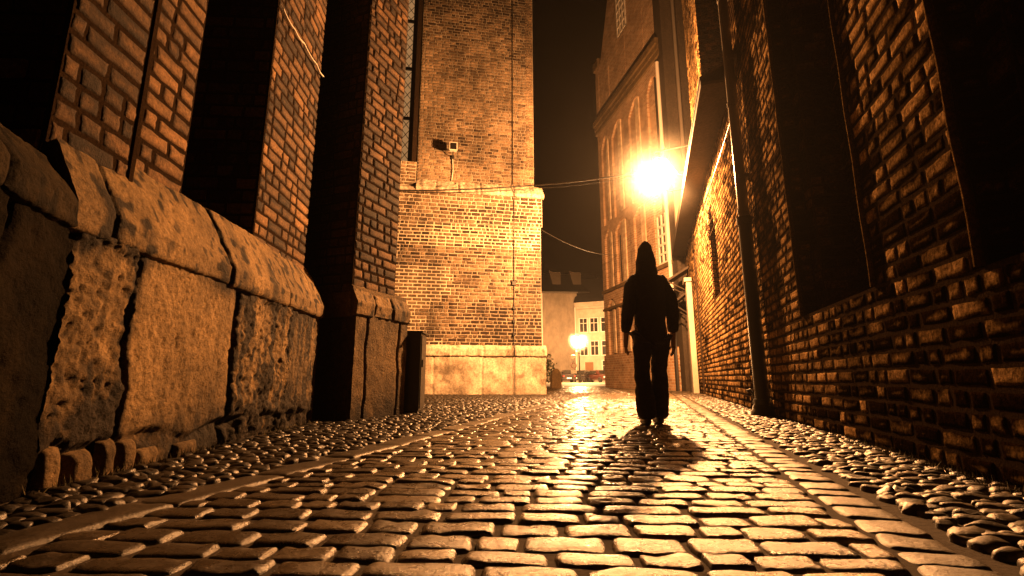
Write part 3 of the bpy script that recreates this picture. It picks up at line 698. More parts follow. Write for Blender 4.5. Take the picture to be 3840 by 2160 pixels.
def cable(name, label, pts, r, sag=0., n=14, group=None):
    out = []
    for a, b in zip(pts[:-1], pts[1:]):
        for t in np.linspace(0, 1, n, endpoint=False):
            p = A(*a) + (A(*b) - A(*a)) * t; p[2] -= sag * 4 * t * (1 - t); out.append(p)
    out.append(A(*pts[-1]))
    f = Acc(); f.tube(out, r, n=6); o = f.build(name, M['iron']); return tag(o, label, 'cable', group)
LAMP = A(3.43, 10.5, 5.25)
cable('overhead_cable', 'thick dark cable crossing the tower ledge towards the bright wall lamp', [tuple(OT + Ut * .3 + Nt * .15 + Z * 6.02), (.72, 13.75, 6.42), (3.2, 10.62, 5.42), tuple(LAMP + (0, 0, .3))], .019, .05)
cable('overhead_cable', 'thinner cable sagging just below the thick one at the tower ledge', [tuple(OT + Ut * .6 + Nt * .15 + Z * 6.0), (.72, 13.70, 6.3), (3.3, 10.62, 5.35), tuple(LAMP + (0, .02, .27))], .008, .07)
cable('overhead_cable', 'thin cable hanging across the dark gap to the tall gabled house', [(.93, 14.25, 5.12), (5.12, 21.9, 6.35)], .013, .25)
cable('loose_wire', 'pale loose wire hanging crooked across the second buttress', [tuple(OL - Nl * .16 + Ul * 3.9 + Z * 3.95), tuple(OL - Nl * .15 + Ul * 4.15 + Z * 3.93), tuple(OL - Nl * .155 + Ul * 4.4 + Z * 3.97), tuple(OL - Nl * .15 + Ul * 4.75 + Z * 3.98), tuple(OL - Nl * .16 + Ul * 5.0 + Z * 4.0)], .009, .02, n=5).data.materials[0] = M['white']

# ================================================================== RIGHT WALL BUILDING
Ur = A(.295, 1, 0) / math.hypot(.295, 1); Nr = A(-1, .295, 0) / math.hypot(.295, 1); OR = A(1.47, 0, 0)
SF = math.hypot(.295, 1)
RB = empty('brick_hall', 'long dark brick hall on the right with blind niches, an eave and a downpipe', 'building', (4.2, 8, 0))
n1 = (2.95 * SF, 4.36 * SF, 1.03, 6.6); n2 = (.4 * SF, 1.95 * SF, .93, 6.6)
slits = [(9.5, 10.5, 2.15, 3.6), (9.65, 10.5, 3.6, 3.85), (9.85, 10.4, 3.85, 4.1), (10.75, 10.95, 3.2, 3.5), (10.5, 10.7, 3.5, 3.75)]
chase = (13.75, 14.25, .0, 4.2)
wl_ = Acc()
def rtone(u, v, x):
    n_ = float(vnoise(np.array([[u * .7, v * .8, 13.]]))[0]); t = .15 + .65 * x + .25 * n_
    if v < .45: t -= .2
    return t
def ntone(u, v, x):  # vignette painted into the tone: near end darker, niche pier brighter
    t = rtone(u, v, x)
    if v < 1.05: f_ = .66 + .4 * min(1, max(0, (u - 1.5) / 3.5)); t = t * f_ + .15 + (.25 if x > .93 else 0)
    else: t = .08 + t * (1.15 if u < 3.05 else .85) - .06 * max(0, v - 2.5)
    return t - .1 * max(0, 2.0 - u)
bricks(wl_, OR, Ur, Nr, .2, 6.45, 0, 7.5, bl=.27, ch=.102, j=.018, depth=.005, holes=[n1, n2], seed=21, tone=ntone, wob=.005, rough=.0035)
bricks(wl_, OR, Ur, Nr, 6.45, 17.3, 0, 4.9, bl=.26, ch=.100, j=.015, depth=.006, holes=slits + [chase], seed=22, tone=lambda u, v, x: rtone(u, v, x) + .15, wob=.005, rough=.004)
# niches: stepped far jamb, back and sill
for (a, b, c, d), sd in ((n1, 1), (n2, 2)):
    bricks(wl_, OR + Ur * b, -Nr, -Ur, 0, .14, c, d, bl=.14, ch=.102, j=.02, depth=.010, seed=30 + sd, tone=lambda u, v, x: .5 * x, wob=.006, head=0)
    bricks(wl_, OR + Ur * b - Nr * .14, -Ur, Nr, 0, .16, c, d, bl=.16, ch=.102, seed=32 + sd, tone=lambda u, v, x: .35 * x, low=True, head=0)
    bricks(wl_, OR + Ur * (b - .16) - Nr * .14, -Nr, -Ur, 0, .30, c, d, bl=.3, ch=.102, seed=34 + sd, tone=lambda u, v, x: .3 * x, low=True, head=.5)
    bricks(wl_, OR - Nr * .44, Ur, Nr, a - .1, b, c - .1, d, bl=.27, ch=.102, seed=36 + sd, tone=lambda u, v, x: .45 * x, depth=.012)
    wl_.obox(OR + Ur * a + Nr * -.46 + Z * (c - .12), Ur * (b - a), Nr * .45, Z * .115, mat=1)
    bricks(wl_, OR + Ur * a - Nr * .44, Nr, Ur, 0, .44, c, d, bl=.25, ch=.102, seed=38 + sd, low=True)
    for s_ in (a, b):   # roll moulding on the arris
        pts = [OR + Ur * (s_ + (.02 if s_ == b else -.02)) + Nr * (.006) + Ur * .006 * math.sin(z * 9) + Z * z for z in np.linspace(c, d, 50)]
        wl_.tube(pts, .022, n=8, tone=.3, mat=0)
for (a, b, c, d) in slits:
    wl_.obox(OR + Ur * a - Nr * .5 + Z * c, Ur * (b - a), Nr * .05, Z * (d - c), mat=1)
    bricks(wl_, OR + Ur * b, -Nr, -Ur, 0, .45, c, d, bl=.2, ch=.1, seed=50, tone=lambda u, v, x: .3 + .4 * x, low=True)
    bricks(wl_, OR + Ur * a - Nr * .45, Nr, Ur, 0, .45, c, d, bl=.2, ch=.1, seed=51, low=True)
    wl_.obox(OR + Ur * a - Nr * .5 + Z * (c - .02), Ur * (b - a), Nr * .49, Z * .018, mat=1)
a, b, c, d = chase
wl_.obox(OR + Ur * a - Nr * .3 + Z * c, Ur * (b - a), Nr * .05, Z * (d - c), mat=1)
wl_.obox(OR + Ur * b - Nr * .25 + Z * c, Ur * .02, Nr * .25, Z * (d - c), mat=1)
wl_.obox(OR + Ur * a - Nr * .25 + Z * d, Ur * (b - a), Nr * .24, Z * .02, mat=1)
# solid core
wl_.obox(OR + Ur * .2 - Nr * .55, Ur * 6.2, -Nr * 1.5, Z * 7.5, mat=1)
wl_.obox(OR + Ur * 6.43 - Nr * .55, Ur * 10.85, -Nr * 1.5, Z * 4.9, mat=1)
wl_.obox(OR + Ur * 17.28 - Nr * .02, Ur * .02, -Nr * 1.5, Z * 4.9, mat=1)
# upper storey set back, and the pier that stands out of it
bricks(wl_, OR - Nr * .5, Ur, Nr, 6.2, 9.6, 4.7, 15, bl=.26, ch=.1, j=.016, depth=.014, seed=61, tone=lambda u, v, x: .35 + .5 * x, wob=.006, rough=.007)
bricks(wl_, OR + Nr * .0, Ur, Nr, 9.55, 12.0, 5.0, 15, bl=.26, ch=.1, j=.014, depth=.010, seed=62, tone=lambda u, v, x: .4 + .5 * x, wob=.006, rough=.007)
bricks(wl_, OR + Ur * 9.55, -Nr, -Ur, 0, .5, 4.95, 15, bl=.26, ch=.1, seed=63, tone=lambda u, v, x: .3 * x, low=True)
wl_.obox(OR + Ur * 9.6 - Nr * .03 + Z * 4.95, Ur * 2.4, -Nr * 2, Z * 10, mat=1)
wl_.obox(OR + Ur * 6.2 - Nr * .53 + Z * 4.9, Ur * 3.3, -Nr * 1.5, Z * 10, mat=1)
RW = wl_.build('wall', [M['brick_right'], M['mortar_dark']], RB)
ev = Acc()
def eave(s0, s1):
    a0 = OR + Ur * s0; L = Ur * (s1 - s0)
    ev.obox(a0 + Nr * .002 + Z * 4.86, L, Nr * .42, Z * .05)
    ev.obox(a0 + Nr * .424 + Z * 4.84, L, Nr * .025, Z * .11)
    p0, p1 = a0 + Nr * .46 + Z * 4.955, a0 - Nr * .48 + Z * 5.45
    ev.add([p0, p0 + L, p1 + L, p1, p0 + Z * .05, p0 + L + Z * .05, p1 + L + Z * .05, p1 + Z * .05], [[0, 3, 2, 1], [4, 5, 6, 7], [0, 1, 5, 4], [1, 2, 6, 5], [3, 0, 4, 7]])
eave(6.55, 9.5); eave(9.5, 17.3)
ev.build('eave_roof', M['wood_dark'], RB, 'dark overhanging eave with boarded underside')
ps = Acc(); ps.obox(OR + Ur * 15.2 + Nr * .03, Ur * .55, Nr * .16, Z * 3.5); ps.obox(OR + Ur * 15.14 + Nr * .028 + Z * 3.502, Ur * .67, Nr * .22, Z * .12)
ps.build('plaster_pilaster', M['plaster'], RB)
cn = Acc()
for (s0, z0, o_) in ((15.95, 3.75, .75), (16.2, 3.0, .6)):
    a0 = OR + Ur * s0
    cn.add([a0 + Nr * .02 + Z * (z0 + .45), a0 + Ur * .85 + Nr * .02 + Z * (z0 + .45), a0 + Ur * .85 + Nr * o_ + Z * z0, a0 + Nr * o_ + Z * z0,
            a0 + Nr * .02 + Z * (z0 + .37), a0 + Ur * .85 + Nr * .02 + Z * (z0 + .37), a0 + Ur * .85 + Nr * o_ + Z * (z0 - .08), a0 + Nr * o_ + Z * (z0 - .08)],
           [[0, 1, 2, 3], [7, 6, 5, 4], [0, 3, 7, 4], [1, 5, 6, 2], [3, 2, 6, 7], [0, 4, 5, 1]])
    cn.tube([a0 + Ur * .05 + Nr * .03 + Z * (z0 - .45), a0 + Ur * .05 + Nr * (o_ - .05) + Z * (z0 - .06)], .025, n=6)
    cn.tube([a0 + Ur * .8 + Nr * .03 + Z * (z0 - .45), a0 + Ur * .8 + Nr * (o_ - .05) + Z * (z0 - .06)], .025, n=6)
cn.build('door_canopy', M['wood_dark'], RB)
# downpipe with cast-iron boot
P0 = OR + Ur * 5.98 * SF * .985 + Nr * .11
dp = Acc(); dp.tube([P0 + Z * 2.5, P0 + Z * 9], .066, n=16)
for z in (2.62, 4.2, 5.9): dp.tube([P0 + Z * z, P0 + Z * (z + .06)], .076, n=16)
for z in (3.1, 4.9): dp.obox(P0 - Nr * .1 - Ur * .085 + Z * z, Ur * .17, Nr * .13, Z * .05)
DP = dp.build('downpipe', M['pipe'], RB, 'tall grey downpipe with black cast-iron lower length')
dp = Acc(); dp.tube([P0 + Z * .14, P0 + Z * 2.5], .082, n=16); dp.tube([P0 + Z * 2.46, P0 + Z * 2.56], .098, n=16); dp.tube([P0 + Z * .13, P0 + Z * .2], .1, n=16)
dp.lathe(P0, [(.15, -.03), (.15, .05), (.12, .07), (.12, .1), (.095, .14)], n=18)
dp.build('boot', M['iron'], DP)
dp = Acc(); q = P0 + Ur * .12 + Nr * .06
dp.tube([q + Z * -.02, q + Z * .16], .022, n=8); dp.tube([q + Z * .13, q + Z * .17], .034, n=8)
dp.tube([q + Z * .16, q + Z * .26 + Nr * .012, q + Z * .31 + Nr * .05, q + Z * .29 + Nr * .085], .02, n=8)
dp.build('standpipe', M['iron'], DP)
cable('wall_cable', 'thin cable clipped along the brick wall just under the eave', [tuple(OR + Ur * 6.7 + Nr * .05 + Z * 4.28), tuple(OR + Ur * 11 + Nr * .05 + Z * 4.36), tuple(OR + Ur * 17 + Nr * .05 + Z * 4.3)], .012, .03)

# ================================================================== DARK NEIGHBOUR HOUSE behind the hall
NH = empty('timber_house', 'tall dark timber-clad house rising behind the wall lamp', 'house', (7, 18, 0))
h = Acc()
h.box(6.10, 16.78, -.05, 12, 21, 21)
h.build('wall', M['wood_dark'], NH)
h = Acc()
x = 6.10
for i, w_ in enumerate([.10, .22, .09, .26, .13, .3, .1, .24]):
    if i % 2 == 0: h.box(x, 16.66, 0, x + w_ * 1.4, 16.778, 21)
    x += w_ * 1.5
h.build('pilaster_strip', M['wood_dark'], NH)
h = Acc(); h.tube([(6.62, 16.62, 5), (6.62, 16.62, 21)], .07, n=10); h.build('downpipe', M['pipe'], NH)
h = Acc(); h.box(6.12, 16.58, 5.6, 7.3, 16.655, 8.2); h.build('plaster_panel', M['plaster'], NH, 'pale plaster panel glowing in the lamplight')

# ================================================================== WALL LAMP
lm = empty('wall_lamp', 'glaring street lamp on an iron bracket above the eave of the brick hall', 'street lamp', tuple(LAMP))
def globe_mat(name, col, st):
    m = bpy.data.materials.new(name); m.use_nodes = True; nt = m.node_tree; nt.nodes.remove(nt.nodes['Principled BSDF'])
    e = nt.nodes.new('ShaderNodeEmission'); e.inputs[0].default_value = (*col, 1); e.inputs[1].default_value = st
    t = nt.nodes.new('ShaderNodeBsdfTransparent'); a_ = nt.nodes.new('ShaderNodeAddShader')
    nt.links.new(e.outputs[0], a_.inputs[0]); nt.links.new(t.outputs[0], a_.inputs[1])
    nt.links.new(a_.outputs[0], nt.nodes['Material Output'].inputs[0]); return m
GM = globe_mat('lit_lamp_glass', (1, .72, .42), 60.)
GM2 = globe_mat('lit_lantern_glass', (1, .72, .42), 80.)
f = Acc(); f.lathe(LAMP, [(.001, -.30), (.12, -.28), (.22, -.20), (.27, -.08), (.27, .03), (.22, .13), (.12, .18)], n=20); f.build('globe', GM, lm)
f = Acc(); f.lathe(LAMP, [(.10, .18), (.125, .20), (.12, .23), (.07, .28), (.04, .36), (.001, .38)], n=20); f.build('hood', M['iron'], lm)
wp = OR + Ur * 10.95 + Nr * .0
f = Acc()
f.tube([wp + Z * 6.1, LAMP + A(.05, 0, .62), LAMP + A(0, 0, .55), LAMP + A(0, 0, .37)], .018, n=8)
f.tube([wp + Nr * .02 + Z * 5.25, wp + Nr * .5 + Z * 5.35, LAMP + A(.3, .0, .45), LAMP + A(.03, 0, .5)], .014, n=8)
f.obox(wp - Ur * .05 + Z * 5.15, Ur * .1, Nr * .03, Z * 1.1)
th = np.linspace(0, math.pi * 1.5, 18)
f.tube([LAMP + A(.35 + .12 * math.cos(t), 0, -.28 + .12 * math.sin(t) ) for t in th], .010, n=6)
f.tube([LAMP + A(.35, 0, -.40), wp + Nr * .02 + Z * 5.0], .012, n=6)
f.build('bracket', M['iron'], lm)
hz = bpy.data.materials.new('lamp_mist'); hz.use_nodes = True; hn = hz.node_tree; hn.nodes.remove(hn.nodes['Principled BSDF'])  # scatter volume added round a lamp to imitate lens glare
hs = hn.nodes.new('ShaderNodeVolumeScatter'); hs.inputs['Anisotropy'].default_value = .3; hs.inputs['Color'].default_value = (1, .96, .9, 1)
ht = hn.nodes.new('ShaderNodeTexCoord'); hl = hn.nodes.new('ShaderNodeVectorMath'); hl.operation = 'LENGTH'; hn.links.new(ht.outputs['Object'], hl.inputs[0])
hr = hn.nodes.new('ShaderNodeMapRange'); hr.interpolation_type = 'SMOOTHSTEP'; hr.inputs[1].default_value = 0; hr.inputs[2].default_value = 1.35; hr.inputs[3].default_value = .042; hr.inputs[4].default_value = 0
hn.links.new(hl.outputs['Value'], hr.inputs[0]); hn.links.new(hr.outputs[0], hs.inputs['Density']); hn.links.new(hs.outputs[0], hn.nodes['Material Output'].inputs['Volume'])
hz2 = hz.copy(); hz2.name = 'far_lamp_mist'  # denser copy for the far lamp's added glow
for q_ in hz2.node_tree.nodes:
    if q_.type == 'MAP_RANGE': q_.inputs[3].default_value = .18
    if q_.type == 'TEX_COORD': tq = q_
_ad = hz2.node_tree.nodes.new('ShaderNodeVectorMath'); _ad.operation = 'SUBTRACT'; _ad.inputs[1].default_value = (0, 0, 4.45)
_ln = [n_ for n_ in hz2.node_tree.nodes if n_.type == 'VECT_MATH' and n_.operation == 'LENGTH'][0]
hz2.node_tree.links.new(tq.outputs['Object'], _ad.inputs[0]); hz2.node_tree.links.new(_ad.outputs[0], _ln.inputs[0])
f = Acc(); f.lathe(LAMP, [(max(.001, 1.36 * math.sin(t)), 1.36 * math.cos(t)) for t in np.linspace(math.pi, 0, 17)], n=24); f.build('mist_halo', hz, lm)  # added ball of haze giving the lamp its bloom
def plight(name, loc, col, power, rad, parent):
    d = bpy.data.lights.new(name, 'POINT'); d.color = col; d.energy = power; d.shadow_soft_size = rad
    o = bpy.data.objects.new(name, d); COL.objects.link(o); o.parent = parent; o.location = Vector(loc) - parent.location; return o
plight('lamp_light', LAMP + A(0, 0, -.03), (1, .42, .13), 11000, .10, lm)

# ================================================================== TALL GABLED HOUSE (far right of the gap)
GH = empty('gabled_brick_house', 'tall gabled brick house with cornice and blind arched bays beyond the lamp', 'house', (4.76, 23.8, 0), math.atan2(-.9787, .2055))
Rg = Matrix.Translation((4.76, 23.8, .1)) @ Matrix.Scale(.78, 4) @ Matrix.Rotation(math.atan2(-.9787, .2055), 4, 'Z')
def G(u, n_, z): return np.array(Rg @ Vector((u, -n_, z)))
M['gbrick'] = brick_tex('gabled_house_brick', (.36, .20, .11), (.55, .34, .20), (.6, .5, .36), .27, .11)
M['gpale'] = brick_tex('gabled_house_pale_quoins', (.60, .42, .27), (.8, .62, .42), (.6, .5, .36), .27, .16)
def gbox(acc, u0, u1, n0, n1, z0, z1): acc.obox(G(u0, n0, z0), G(u1, n0, z0) - G(u0, n0, z0), G(u0, n1, z0) - G(u0, n0, z0), A(0, 0, z1 - z0))
h = Acc()
gbox(h, 0, 8.75, -5, -.14, 0, 18.0)
gbox(h, 0.003, 8.75, -5, .12, -.4, 1.4)      # base course
top = [G(0, -.02, 18), G(8.75, -.02, 18), G(8.75, -.02, 26), G(7.2, -.02, 31), G(2.8, -.02, 27), G(.9, -.02, 22.6), G(0, -.02, 22.6)]
bk = [p + (G(0, -3, 0) - G(0, 0, 0)) for p in top]
h.poly(top); n_ = len(top)
for i in range(n_): h.quad(top[i], bk[i], bk[(i + 1) % n_], top[(i + 1) % n_])
gbox(h, 0, 8.75, -5, -.02, 17.99, 18.0)
for (a, b) in [(0, .55), (1.9, 2.25), (4.3, 4.75), (6.75, 7.05), (8.4, 8.75)]: gbox(h, a, b, -.15, .0, 1.4, 17.4)
# segmental heads between the piers, three tiers
for (a, b) in [(.55, 1.9), (2.25, 4.3), (4.75, 6.75), (7.05, 8.4)]:
    for (z0, z1) in ((4.9, 5.9), (9.6, 10.5), (16.0, 17.4)):
        m = 10; P = [G(a, .0, z1), G(a, .0, z0)] + [G(a + (b - a) * t, .0, z0 + (z1 - z0) * .55 * math.sin(math.pi * t)) for t in np.linspace(0, 1, m)[1:-1]] + [G(b, .0, z0), G(b, .0, z1)]
        Q_ = [p + (G(0, -.15, 0) - G(0, 0, 0)) for p in P]
        h.poly(P[::-1]); nP = len(P)
        for i in range(1, nP - 2): h.quad(P[i], Q_[i], Q_[i + 1], P[i + 1])
GW = h.build('wall', M['gbrick'], GH)
h = Acc()
for (a, b) in [(1.18, 1.48), (3.05, 3.5), (5.5, 5.95)]:
    for (z0, z1) in ((2.0, 4.6), (6.2, 9.4), (10.7, 15.8)):
        gbox(h, a, b, -.14, -.06, z0, z1)
h.build('quoin_strip', M['gpale'], GH)
h = Acc()
gbox(h, -.06, 8.78, -.1, .10, 5.92, 6.08); h.build('string_course', M['stone'], GH); h = Acc()
gbox(h, -.06, 8.78, -.1, .07, 4.78, 4.9); h.build('string_course', M['stone'], GH); h = Acc()
for (z0, z1, o_) in ((17.38, 17.705, .14), (17.70, 18.025, .20), (18.02, 18.3, .30)): gbox(h, -.06, 8.78, -.1, o_, z0, z1)
h.build('cornice', M['stone'], GH); h = Acc()
gbox(h, -.25, .6, -.2, .06, 22.6, 23.1)
h.build('kneeler', M['stone'], GH)
def gwindow(u0, u1, z0, z1, nx, nz, n0=-.12):
    f = Acc()
    for u in np.linspace(u0, u1 - .09, nx + 1): gbox(f, u, u + .09, n0, n0 + .1, z0, z1)
    for z in np.linspace(z0, z1 - .09, nz + 1): gbox(f, u0, u1, n0 + .002, n0 + .094, z, z + .09)
    o = f.build('window', M['white'], GH)
    f = Acc(); gbox(f, u0 + .02, u1 - .02, n0 - .02, n0 + .03, z0, z1); f.build('pane', M['glass_dark'], o)
gwindow(7.25, 8.5, 6.15, 8.2, 3, 4); gwindow(3.95, 5.2, 22.2, 25.2, 3, 5, 0.0)
for (u, z0, z1) in ((2.62, 6.3, 8.6), (2.62, 1.8, 3.8)):
    f = Acc(); gbox(f, u, u + .1, -.14, -.10, z0, z1); f.build('slit', M['iron'], GH)
pt = G(8.55, .12, 0)
f = Acc(); f.tube([pt + Z * 3.6, pt + Z * 13.3], .075, n=10); o = f.build('downpipe', M['white'], GH)
f = Acc(); f.tube([pt + Z * -.15, pt + Z * 3.6], .09, n=10); f.build('boot', M['iron'], o)

# ================================================================== HOUSES ACROSS THE SQUARE
def oriented(ox, oy, ang):
    c, s = math.cos(ang), math.sin(ang)
    U = A(c, s, 0); N = A(s, -c, 0); O = A(ox, oy, 0)
    return lambda u, n_, z: O + U * u + N * n_ + Z * z
def lbox(acc, T, u0, u1, n0, n1, z0, z1, **k): acc.obox(T(u0, n0, z0), T(u1, n0, z0) - T(u0, n0, z0), T(u0, n1, z0) - T(u0, n0, z0), A(0, 0, z1 - z0), **k)
PH = empty('plain_gable_house', 'plain tan rendered house with blank wall and steep dark roof across the square', 'house', (6, 62, 0))
T = oriented(3.0, 61.6, .05)
f = Acc(); lbox(f, T, 0, 5.75, -9, 0, -.1, 12.0); f.build('wall', M['plaster_tan'], PH)
f = Acc(); lbox(f, T, 5.78, 10, -9, -1.2, -.1, 11.7); f.build('side_wall', M['plaster_tan'], PH, 'set-back darker wall of the plain house')
f = Acc()
f.add([T(-1, .4, 11.9), T(9.5, .4, 11.9), T(9.5, -4.5, 15.4), T(-1, -4.5, 15.4)], [[0, 1, 2, 3]])
f.add([T(-1, .4, 11.75), T(9.5, .4, 11.75), T(9.5, -9, 11.75), T(-1, -9, 11.75)], [[0, 3, 2, 1]])
f.quad(T(-1, .4, 11.75), T(9.5, .4, 11.75), T(9.5, .4, 11.9), T(-1, .4, 11.9))
f.add([T(-1, -9, 11.9), T(9.5, -9, 11.9), T(9.5, -4.5, 15.4), T(-1, -4.5, 15.4)], [[3, 2, 1, 0]])
RF = f.build('roof', M['roof'], PH)
for u in (2.9, 5.75):
    f = Acc(); lbox(f, T, u, u + .95, -3.2, -1.5, 12.6, 15.0); f.poly([T(u, -1.5, 12.6), T(u, -1.5, 15), T(u - .7, -1.5, 15.2)][::-1]); f.build('dormer', M['dormer'], RF)
f = Acc(); lbox(f, T, -1, 5.8, .4, .55, 11.72, 11.86); f.build('gutter', M['pipe'], PH)
f = Acc(); f.tube([T(1.0, .1, 0), T(1.0, .1, 11.7)], .09, n=8); f.build('downpipe', M['white'], PH)
WH = empty('white_house', 'white rendered house with three small upper windows behind the far lamp', 'house', (10.4, 61, 0))
T2 = oriented(8.45, 61.2, -.42)
f = Acc(); lbox(f, T2, 0, 6.5, -7, 0, -.1, 10.3); WHw = f.build('wall', M['plaster'], WH)
f = Acc(); f.add([T2(-.2, .3, 10.32), T2(6.7, .3, 10.32), T2(6.7, -3.5, 14.2), T2(-.2, -3.5, 14.2)], [[0, 1, 2, 3]]); f.add([T2(-.2, -7, 10.32), T2(6.7, -7, 10.32), T2(6.7, -3.5, 14.2), T2(-.2, -3.5, 14.2)], [[3, 2, 1, 0]])
f.poly([T2(-.1, .0, 10.31), T2(-.1, -7, 10.31), T2(-.1, -3.5, 14.1)]); f.build('roof', M['roof'], WH)
f = Acc(); lbox(f, T2, -.1, 6.6, -.2, .22, 9.75, 10.31); lbox(f, T2, -.05, 6.5, 0, .1, 9.3, 9.4); f.build('cornice', M['plaster'], WH)
for row, z in enumerate((6.4, 3.4, .9)):
    for i, u in enumerate((.55, 1.95, 3.4)):
        if row == 2 and i < 2: continue
        f = Acc(); zz = z + 1.75
        for x0, x1, y0, y1 in ((u - .12, u, z - .1, zz + .1), (u + .95, u + 1.07, z - .1, zz + .1), (u, u + .95, z - .1, z), (u, u + .95, zz, zz + .1), (u + .45, u + .51, z, zz), (u, u + .45, z + 1.1, z + 1.16), (u + .51, u + .95, z + 1.1, z + 1.16)):
            lbox(f, T2, x0, x1, .01, .14, y0, y1)
        o = f.build('window', M['white'], WH); f = Acc(); lbox(f, T2, u + .01, u + .94, .005, .03, z + .01, zz - .01); f.build('pane', M['glass_dark'], o)
f = Acc(); lbox(f, T2, 1.1, 2.15, .01, .08, 0, 2.5); f.build('door', M['door'], WH)
f = Acc(); f.tube([T2(-.05, .15, 0), T2(-.05, .15, 9.7)], .08, n=8); f.build('downpipe', M['white'], WH)

# ------------------------------------------------ far street lamp, sign, bollard, bush
sl2 = empty('street_lamp', 'black post street lamp glowing among parked cars on the square', 'street lamp', (7.15, 50, 0))
L2 = A(7.15, 50, 4.45)
f = Acc(); f.tube([(7.15, 50, -.02), (7.15, 50, .9), (7.15, 50, 1.0), (7.15, 50, 2.9), (7.15, 50, 4.1)], [.15, .13, .08, .06, .05], n=10); f.tube([(7.15, 50, 3.0), (7.15, 50, 3.1)], .1, n=10); f.build('post', M['iron'], sl2)
f = Acc(); f.lathe(L2, [(.12, -.35), (.2, -.1), (.26, .15), (.24, .2)], n=12); f.build('lantern_glass', GM2, sl2)
f = Acc(); f.lathe(L2, [(.28, .2), (.2, .32), (.05, .45), (.001, .5)], n=12); f.build('hood', M['iron'], sl2)
f = Acc(); f.tube([(6.75, 50, 3.3), (7.15, 50, 3.3)], .03, n=6); f.build('ladder_bar', M['iron'], sl2)
f = Acc(); f.lathe(L2, [(max(.001, 1.36 * math.sin(t)), 1.36 * math.cos(t)) for t in np.linspace(math.pi, 0, 13)], n=16); f.build('mist_halo', hz2, sl2)  # haze ball added for the far lamp's bloom
plight('far_lamp_light', L2, (1, .47, .165), 21000, .15, sl2)
sg = empty('road_sign', 'round road sign over a small plate on a pole left of the far street lamp', 'road sign', (6.4, 49, 0))
f = Acc(); f.tube([(6.4, 49, 0), (6.4, 49, 3.0)], .035, n=8); f.build('pole', M['chrome'], sg)
def disc(c, r, y, n=20):
    return [(c[0] + r * math.cos(2 * math.pi * i / n), y, c[1] + r * math.sin(2 * math.pi * i / n)) for i in range(n)]
f = Acc(); f.poly(disc((6.4, 1.75), .32, 48.94)); f.add(disc((6.4, 1.75), .32, 48.94) + disc((6.4, 1.75), .32, 48.96), [[i, (i + 1) % 20, 20 + (i + 1) % 20, 20 + i] for i in range(20)]); f.poly(disc((6.4, 1.75), .32, 48.96)[::-1])
o = f.build('sign_face', M['white'], sg)
f = Acc(); a_, b_ = disc((6.4, 1.75), .30, 48.932), disc((6.4, 1.75), .24, 48.932); f.add(a_ + b_, [[i, (i + 1) % 20, 20 + (i + 1) % 20, 20 + i] for i in range(20)]); f.build('red_ring', M['taillight'], o)
f = Acc(); f.box(6.1, 48.94, .95, 6.7, 48.96, 1.3); f.build('plate', M['plate'], sg)
f = Acc(); f.lathe((6.35, 49, 2.75), [(.001, -.3), (.12, -.25), (.3, .0), (.32, .05), (.1, .12), (.001, .13)], n=14); f.build('light_shade', M['white'], sg)

bl_ = Acc()
pr = [(-.24, -.03), (-.24, .55), (-.20, .72), (-.13, .84), (-.05, .9), (.05, .9), (.13, .84), (.20, .72), (.24, .55), (.24, -.03)]
fr = [A(2.05 + x, 21.9, z) for x, z in pr]; bk = [p + A(0.0, .34, 0) for p in fr]
fi = [A(2.05 + x * .93, 21.86, z * .98) for x, z in pr]
bl_.poly(fi[::-1])
for i in range(len(pr)):
    j_ = (i + 1) % len(pr); bl_.quad(fr[i], bk[i], bk[j_], fr[j_], smooth=False); bl_.quad(fi[i], fr[i], fr[j_], fi[j_])
bl_.poly(bk)
bl_.box(1.78, 21.95, -.03, 1.815, 22.2, .62)
tag(bl_.build('stone_bollard', M['stone']), 'squat round-topped stone bollard at the corner of the tower pier', 'bollard')
bs = empty('shrub', 'small dark leafy shrub growing behind the bollard at the tower corner', 'shrub', (2.0, 27, 0))
f = Acc(); rgl = np.random.default_rng(4); n_ = 900
pc = rgl.normal(0, 1, (n_, 3)); pc /= np.linalg.norm(pc, axis=1)[:, None]; pc *= rgl.random((n_, 1)) ** .4
pc = pc * A(.75, .6, .95) * (1 + .35 * vnoise(pc * 3)[:, None]) + A(1.75, 27, 1.0)
for p in pc:
    a_, b_ = rgl.normal(0, 1, 3), rgl.normal(0, 1, 3); a_ /= np.linalg.norm(a_); b_ -= a_ * (a_ @ b_); b_ /= np.linalg.norm(b_)
    f.add([p - a_ * .08, p + b_ * .035, p + a_ * .08, p - b_ * .035], [[0, 1, 2, 3]], tone=rgl.random())
f.build('foliage', M['leaf'], bs)
f = Acc(); f.tube([(1.75, 27, -.03), (1.77, 27, .5), (1.7, 27, 1.2)], [.05, .04, .02], n=6); f.tube([(1.77, 27, .4), (2.0, 27.1, 1.0)], [.03, .015], n=6); f.build('stem', M['wood_dark'], bs)

